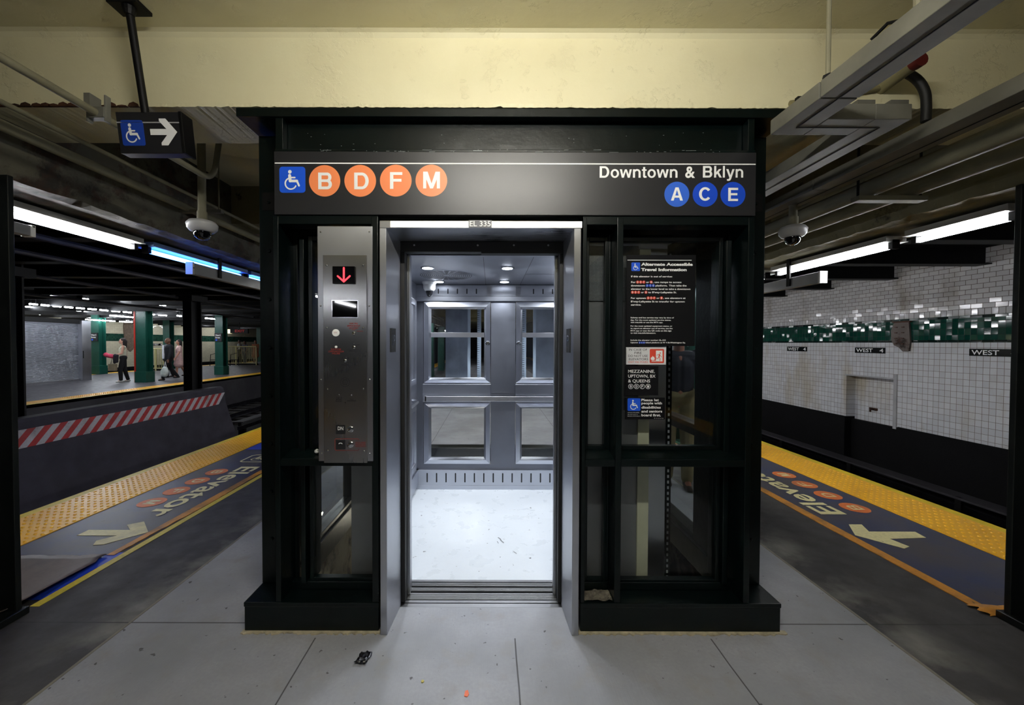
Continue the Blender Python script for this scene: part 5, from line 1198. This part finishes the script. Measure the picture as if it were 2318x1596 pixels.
def railing(x0, x1, y, label, ztop=1.28):
    t = thing('stair_railing', label, 'railing', ((x0+x1)/2, y, 0), 'stair railings on the far platform'); m = mat('cream_rail_paint', (176, 168, 120), .4, 0, .08)
    MB().tube([(x0, y, ztop), (x1, y, ztop)], .035, 8).build('top_rail', m, t); MB().box(x0, x1, y-.015, y+.015, .12, .16).build('bottom_rail', m, t)
    b = MB(); n_ = int((x1-x0)/.11)
    for i in range(n_+1): MB().box(x0+i*(x1-x0)/n_-.01, x0+i*(x1-x0)/n_+.01, y-.01, y+.01, .14, ztop).build('baluster', m, t)
    for x in (x0, (x0+x1)/2, x1): MB().box(x-.025, x+.025, y-.025, y+.025, 0, ztop).build('post', m, t)
    MB().box(x0, x1, y+.03, y+.25, 0, .10).build('kerb', BLACK, t)
railing(-19.0, -16.2, 27.4, 'cream stair railing in front of the waiting people'); railing(-18.75, -17.9, 21.7, 'short cream stair railing between green column and man in suit', 1.2)
for x, y in ((-18.3, 26.2), (-17.6, 25.9), (-17.1, 26.4)):
    t = thing('platform_bench_frame', ['dark metal frame beside the railing, leftmost', 'dark metal frame beside the railing, in the middle', 'dark metal frame beside the railing, rightmost'][(x > -18)+(x > -17.3)], 'rack', (x, y, 0))
    MB().tube([(x-.25, y, 0), (x-.2, y, .75), (x+.2, y, .85)], .02, 6).build('upright', BLACK, t); MB().tube([(x+.2, y+.2, 0), (x+.15, y+.2, .6)], .02, 6).build('upright', BLACK, t); MB().box(x-.25, x+.22, y, y+.3, .38, .42).build('slat', BLACK, t)
t = thing('exit_sign', 'dark sign with red EXIT letters above the waiting people', 'sign', (-15.5, 24.6, 2.25)); MB().box(-16.15, -15.05, 24.6, 24.7, 2.12, 2.42).build('panel', BLACK, t); MB().box(-15.62, -15.58, 24.63, 24.67, 2.42, 2.99).build('hanger', BLACK, t)
b = MB(); text(b, 'EXIT', -15.85, -15.25, 2.19, .15, plane_y(24.595), .02); b.build('lettering', mat('exit_red_lit', (150, 30, 24), .5, 0, 0, emit=(150, 24, 18), es=.35), t)
t = thing('lit_sign', 'small bright yellowish light box left of the red exit sign', 'light', (-16.8, 25, 2.05)); MB().box(-17.1, -16.35, 25, 25.1, 2.12, 2.38).build('box', mat('warm_lit_box', (255, 240, 190), .5, 0, 0, emit=(255, 240, 185), es=2.2), t); MB().box(-16.75, -16.72, 25.03, 25.06, 2.38, 2.99).build('hanger', BLACK, t)

# =====================================================================  PEOPLE
def cap(b, p0, p1, r0, r1, n=12, sq=(1, 1)):
    """tapered limb with round ends"""
    p0, p1 = Vector(p0), Vector(p1); d = (p1-p0); L = d.length; d = d/L if L > 1e-6 else Vector((0, 0, 1))
    path, rs = [], []
    for i in range(5): a = math.pi/2*(1-i/4); path.append(p0-d*r0*math.sin(a)); rs.append(max(r0*math.cos(a), r0*.06))
    for i in range(5): a = math.pi/2*i/4; path.append(p1+d*r1*math.sin(a)); rs.append(max(r1*math.cos(a), r1*.06))
    b.tube(path, rs, n)
def ell(b, c, r, n=14):
    V = []; k = 9
    for i in range(k):
        a = -math.pi/2+math.pi*(i+.0)/(k-1); a = max(-1.5, min(1.5, a))
        for j in range(n): t_ = 2*math.pi*j/n; V.append((c[0]+r[0]*math.cos(a)*math.cos(t_), c[1]+r[1]*math.cos(a)*math.sin(t_), c[2]+r[2]*math.sin(a)))
    b.add(V, [(i*n+j, i*n+(j+1) % n, (i+1)*n+(j+1) % n, (i+1)*n+j) for i in range(k-1) for j in range(n)]+[tuple(range(n))[::-1], tuple((k-1)*n+j for j in range(n))])
def blob(b, name, m, parent, vox, it=2):
    o = b.build(name, m, parent); md = o.modifiers.new('r', 'REMESH'); md.mode = 'VOXEL'; md.voxel_size = vox; md.use_smooth_shade = True
    s_ = o.modifiers.new('s', 'SMOOTH'); s_.iterations = it; s_.factor = .5
    dg = bpy.context.evaluated_depsgraph_get(); dg.update(); me = bpy.data.meshes.new_from_object(o.evaluated_get(dg)); o.modifiers.clear(); old = o.data; o.data = me; bpy.data.meshes.remove(old)
    if not me.materials: me.materials.append(m)
    return o
def person(label, x, y, z, head, H, skin, hairc, hair, topc, sleeve, botc, bottom, shoec, legs, arms, vox=.011, group=None, jacket=None, look=0, chub=1.0):
    """legs: ((thigh,shin) L, (thigh,shin) R) degrees forward; arms: ((swing, elbow, out) L, R)"""
    t = thing('person', label, 'person', (x, y, z), group); s = H/1.72
    M = Matrix.Translation((x, y, z)) @ Matrix.Rotation(R(head), 4, 'Z') @ Matrix.Scale(s, 4)
    LG = []
    for sd, (a, c) in zip((-1, 1), legs):
        hp = Vector((sd*.09, 0, .92)); kn = hp+Vector((0, math.sin(R(a)), -math.cos(R(a))))*.43; an = kn+Vector((0, math.sin(R(c)), -math.cos(R(c))))*.42; LG.append([hp, kn, an])
    dz = .075-min(l[2].z for l in LG)
    for l in LG:
        for v in l: v.z += dz
    up = Vector((0, 0, dz)); AR = []
    for sd, (a, e, out) in zip((-1, 1), arms):
        sh = Vector((sd*.175, 0, 1.40))+up; el = sh+Vector((sd*math.sin(R(out)), math.sin(R(a)), -math.cos(R(a)))).normalized()*.28
        e2 = R(a+e); wr = el+Vector((sd*math.sin(R(out))*.4, math.sin(e2), -math.cos(e2))).normalized()*.25; AR.append((sh, el, wr))
    def V3(p): return Vector(p)+up
    def fin(b): b.v = [tuple(M @ Vector(v)) for v in b.v]; return b
    lk = Matrix.Rotation(R(look), 3, 'Z'); hc = V3((0, .02, 1.60))
    def hv(p): return hc+lk @ Vector(p)
    b = MB(); ell(b, hv((0, -.005, .02)), (.078, .095, .105)); ell(b, hv((0, .03, -.045)), (.058, .062, .06)); cap(b, hv((0, .088, .01)), hv((0, .108, -.022)), .010, .015, 8)
    ell(b, hv((0, .088, -.058)), (.024, .012, .010), 10)
    for sd in (-1, 1): ell(b, hv((sd*.078, -.005, -.005)), (.012, .02, .03), 8)
    cap(b, V3((0, -.015, 1.40)), V3((0, .0, 1.55)), .058, .052)
    cap(b, V3((-.1, 0, 1.34)), V3((.1, 0, 1.34)), .085, .085); cap(b, V3((0, 0, 1.30)), V3((0, 0, .98)), .12, .115); cap(b, V3((-.07, 0, .93)), V3((.07, 0, .93)), .10, .10)
    for l in LG:
        cap(b, l[0], l[1], .078, .055); cap(b, l[1], l[2], .052, .034); cap(b, l[2], l[2]+Vector((0, .11, -.045)), .034, .026)
    for sd, (sh, el, wr) in zip((-1, 1), AR):
        cap(b, sh, el, .046, .038); cap(b, el, wr, .038, .025)
        d = (wr-el).normalized(); sdv = Vector((0, 1, 0)) if abs(d.y) < .8 else Vector((0, 0, 1)); sdv = (sdv-d*sdv.dot(d)).normalized(); inn = d.cross(sdv).normalized()
        pc = wr+d*.045; 
        for q in (-.024, -.008, .008, .024): cap(b, wr+d*.01+sdv*q*.6, wr+d*.08+sdv*q, .014, .012, 8)
        for i, q in enumerate((-.028, -.0095, .0095, .028)):
            ln_ = (.058, .072, .078, .066)[i]; k0 = wr+d*.085+sdv*q; k1 = k0+d*ln_*.5+inn*.008*sd; k2 = k1+d*ln_*.4+inn*.022*sd; cap(b, k0, k1, .0095, .009, 8); cap(b, k1, k2, .009, .0075, 8)
        k0 = wr+d*.03+sdv*.026; k1 = k0+d*.03+sdv*.024; cap(b, k0, k1, .011, .010, 8); cap(b, k1, k1+d*.03+sdv*.006, .010, .008, 8)
    sk = mat('skin_%d_%d_%d' % skin, skin, .5, 0, .06)
    body = blob(fin(b), 'body', sk, t, vox)
    b = MB()
    for sd in (-1, 1): ell(b, hv((sd*.031, .082, .018)), (.013, .008, .007), 8)
    fin(b).build('eyes', INK, t)
    # clothes
    tm = mat('cloth_%d_%d_%d' % topc, topc, .8, 0, .15, 12); bmm = mat('cloth_%d_%d_%d' % botc, botc, .85, 0, .15, 12)
    b = MB(); c_ = chub
    def torso(b, e=0, zlo=.97):
        cap(b, V3((-.105, 0, 1.35)), V3((.105, 0, 1.35)), .092*c_+e, .092*c_+e); cap(b, V3((-.03, .012*c_, 1.28)), V3((-.03, .012*c_, zlo+.1)), .122*c_+e, .118*c_+e); cap(b, V3((.03, .012*c_, 1.28)), V3((.03, .012*c_, zlo+.1)), .122*c_+e, .118*c_+e)
    torso(b)
    if sleeve != 'none':
        for sh, el, wr in AR:
            cap(b, sh, el if sleeve != 'short' else sh.lerp(el, .7), .058, .05)
            if sleeve == 'long': cap(b, el, el.lerp(wr, .92), .049, .037)
    if bottom == 'dress':
        for i in range(7): zz = 1.05-.075*i; q = .118+.012*i; cap(b, V3((-.05, .02, zz)), V3((.05, .02, zz)), q, q)
    blob(fin(b), {'dress': 'dress'}.get(bottom, 'shirt'), tm, t, vox)
    if bottom == 'trousers':
        b = MB(); cap(b, V3((-.06, 0, .96)), V3((.06, 0, .96)), .122*c_, .122*c_)
        for l in LG: cap(b, l[0], l[1], .098, .075); cap(b, l[1], l[1].lerp(l[2], .95), .074, .058)
        blob(fin(b), 'trousers', bmm, t, vox)
    if jacket:
        b = MB(); torso(b, .022, .80)
        for sh, el, wr in AR: cap(b, sh, el, .066, .056); cap(b, el, el.lerp(wr, .95), .056, .042)
        cut = [v for v in b.v]
        o = blob(fin(b), 'jacket', mat('cloth_%d_%d_%d' % jacket, jacket, .8, 0, .1), t, vox)
        # open the jacket: shirt front panel with lapels
        b = MB(); P = [(-.055, 1.44), (.055, 1.44), (.07, 1.25), (.085, 1.05), (.07, .90), (-.07, .90), (-.085, 1.05), (-.07, 1.25)]
        rw = .122*c_+.022+.03
        def fr(u, v, e=0): return V3((u, .012*c_+math.sqrt(max(.0001, (.122*c_+.026+e)**2-max(0, abs(u)-.03)**2)), v))
        b.prism(P, lambda u, v: fr(u, v), lambda u, v: fr(u, v, -.02)); fin(b).build('shirt_front', tm, t, smooth=60)
    b = MB()
    for l in LG: f = l[2]; cap(b, f+Vector((0, -.035, -.035)), f+Vector((0, .13, -.05)), .042, .030); ell(b, f+Vector((0, 0, -.01)), (.045, .055, .05), 10)
    blob(fin(b), 'shoes', mat('shoe_%d_%d_%d' % shoec, shoec, .5, 0, .05), t, vox)
    if hair:
        b = MB(); ell(b, hv((0, -.022, .045)), (.088, .095, .095))
        if hair == 'long': cap(b, hv((0, -.07, .0)), hv((0, -.085, -.24)), .075, .05); cap(b, hv((-.07, -.03, .02)), hv((-.06, -.04, -.2)), .028, .03); cap(b, hv((.07, -.03, .02)), hv((.06, -.04, -.2)), .028, .03)
        if hair == 'tied': ell(b, hv((0, -.12, .05)), (.045, .05, .05))
        blob(fin(b), 'hair', mat('hair_%d' % hairc[0], hairc, .6, 0, .1), t, vox)
    t['_m'] = 0
    return t, M, AR, up
p_, M_, AR_, up_ = person('person in cream sleeveless top and black trousers walking left with a red bundle', -14.35, 15.5, 0, 132, 1.71, (196, 150, 128), (34, 24, 22), 'long', (206, 208, 184), 'none', (16, 15, 19), 'trousers', (220, 218, 210), ((12, -2), (-4, -14)), ((8, 66, 10), (-8, 14, 10)), .0105)
def held(name, label, cat, fn_, m, vox=.012):
    b = MB(); fn_(b); o = blob(b, name, m, None, vox); tag(o, label, cat); return o
def wp(M, p): return M @ Vector(p)
hand = wp(M_, AR_[0][2]); 
held('jacket_bundle', 'rolled red and pink jacket carried by the person in the cream top', 'jacket', lambda b: (cap(b, hand+Vector((-.16, -.08, .0)), hand+Vector((.0, -.05, -.03)), .075, .085), ell(b, hand+Vector((-.19, -.09, .03)), (.08, .08, .08))), mat('red_pink_cloth', (190, 58, 86), .8, 0, .5, 9))
held('dark_coat', 'dark coat hanging over the forearm of the person in the cream top', 'coat', lambda b: (cap(b, hand+Vector((.13, -.06, .0)), hand+Vector((.11, -.06, -.26)), .06, .05), cap(b, hand+Vector((.2, -.06, 0)), hand+Vector((.19, -.06, -.24)), .05, .045)), mat('dark_coat_cloth', (22, 20, 28), .85, 0, .2))
hb = thing('handbag', 'beige handbag hanging below the red bundle of the walking person', 'bag', tuple(hand+Vector((-.02, .0, -.62))))
cb_ = hand+Vector((-.02, .0, -.44)); MB().box(cb_.x-.15, cb_.x+.13, cb_.y-.06, cb_.y+.06, cb_.z-.16, cb_.z+.12).build('bag_body', mat('beige_leather', (128, 116, 92), .5, 0, .1), hb, .03)
MB().tube([(cb_.x-.08, cb_.y, cb_.z+.11), (cb_.x-.02, cb_.y, cb_.z+.38), (cb_.x+.06, cb_.y, cb_.z+.11)], .01, 6).build('strap', INK, hb)
p_, M_, AR_, up_ = person('bald person in a dark suit and white shirt carrying a white plastic bag', -13.32, 16.4, 0, 152, 1.76, (120, 82, 62), (20, 18, 18), None, (222, 224, 232), 'long', (18, 18, 22), 'trousers', (16, 14, 14), ((24, 8), (-14, -36)), ((6, 10, 10), (-10, 16, 12)), .0105, jacket=(28, 30, 38), chub=1.22)
hand = wp(M_, AR_[0][2])+Vector((-.07, -.08, -.10))
bg = thing('plastic_bag', 'white plastic shopping bag held by the person in the dark suit', 'bag', tuple(hand+Vector((0, 0, -.6))))
b = MB(); cap(b, hand+Vector((-.02, 0, -.30)), hand+Vector((-.04, 0, -.50)), .10, .13); ell(b, hand+Vector((-.03, 0, -.42)), (.15, .12, .17)); blob(b, 'bag_body', mat('white_plastic', (214, 224, 220), .35, 0, .08), bg, .012)
b = MB(); b.tube([hand+Vector((-.07, 0, -.26)), hand, hand+Vector((.04, 0, -.26))], .012, 6); b.build('bag_handle', WHITE, bg)
person('person in a pale pink dress with long dark hair behind the suited person', -14.05, 17.9, 0, 140, 1.68, (176, 126, 104), (24, 18, 18), 'long', (206, 170, 164), 'short', (206, 170, 164), 'dress', (30, 22, 22), ((14, 2), (-12, -22)), ((10, 20, 10), (-6, 20, 10)), .012)
person('dark figure mostly hidden behind the suited person', -14.28, 17.6, 0, 140, 1.74, (92, 64, 52), (18, 16, 16), 'short', (26, 28, 40), 'long', (18, 18, 22), 'trousers', (16, 14, 14), ((10, 0), (-8, -14)), ((5, 10, 8), (-5, 10, 8)), .013)
for a in ((-18.35, 29.0, 95, 1.74, (92, 62, 48), 'tied', (200, 202, 204), 'short', (20, 20, 26), 'trousers', 'person in a white top waiting behind the railing, leftmost of the right group'), (-17.85, 28.8, 175, 1.66, (110, 74, 58), 'long', (60, 62, 84), 'short', (40, 42, 60), 'trousers', 'person in dark blue clothes waiting behind the railing'), (-17.2, 29.0, 200, 1.72, (128, 86, 64), 'long', (150, 92, 64), 'short', (150, 92, 64), 'dress', 'person in a long brown dress at the right end of the railing'), (-20.1+.9, 28.6, 180, 1.60, (120, 84, 66), None, (214, 216, 216), 'short', (30, 32, 40), 'trousers', 'person in a white top sitting low behind the railing beside the green column')):
    person(a[-1], a[0], a[1], 0, a[2], a[3], a[4], (16, 14, 16), a[5], a[6], a[7], a[8], a[9], (20, 18, 18), ((3, 0), (-3, -4)), ((8, 25, 8), (4, 14, 8)), .014, group='people waiting at the railing')
p_, M_, AR_, up_ = person('person in dark shirt and khaki trousers seen through the right booth glass', 2.03, 4.3, 0, 165, 1.76, (168, 112, 90), (30, 24, 20), 'short', (26, 28, 44), 'short', (150, 138, 100), 'trousers', (60, 46, 36), ((3, 0), (-4, -6)), ((14, 70, 10), (10, 30, 10)), .0085)
bg = thing('shoulder_bag', 'dark shoulder bag with pale strap beside the khaki trousers', 'bag', (1.80, 4.25, .8))
MB().box(1.72, 1.86, 4.18, 4.32, .82, 1.12).build('bag_body', mat('dark_canvas', (24, 26, 32), .8, 0, .2), bg, .03); MB().tube([(1.74, 4.25, 1.10), (1.80, 4.24, 1.50), (1.84, 4.25, 1.10)], .008, 6).build('strap', mat('pale_strap', (170, 166, 150), .7, 0, .1), bg)
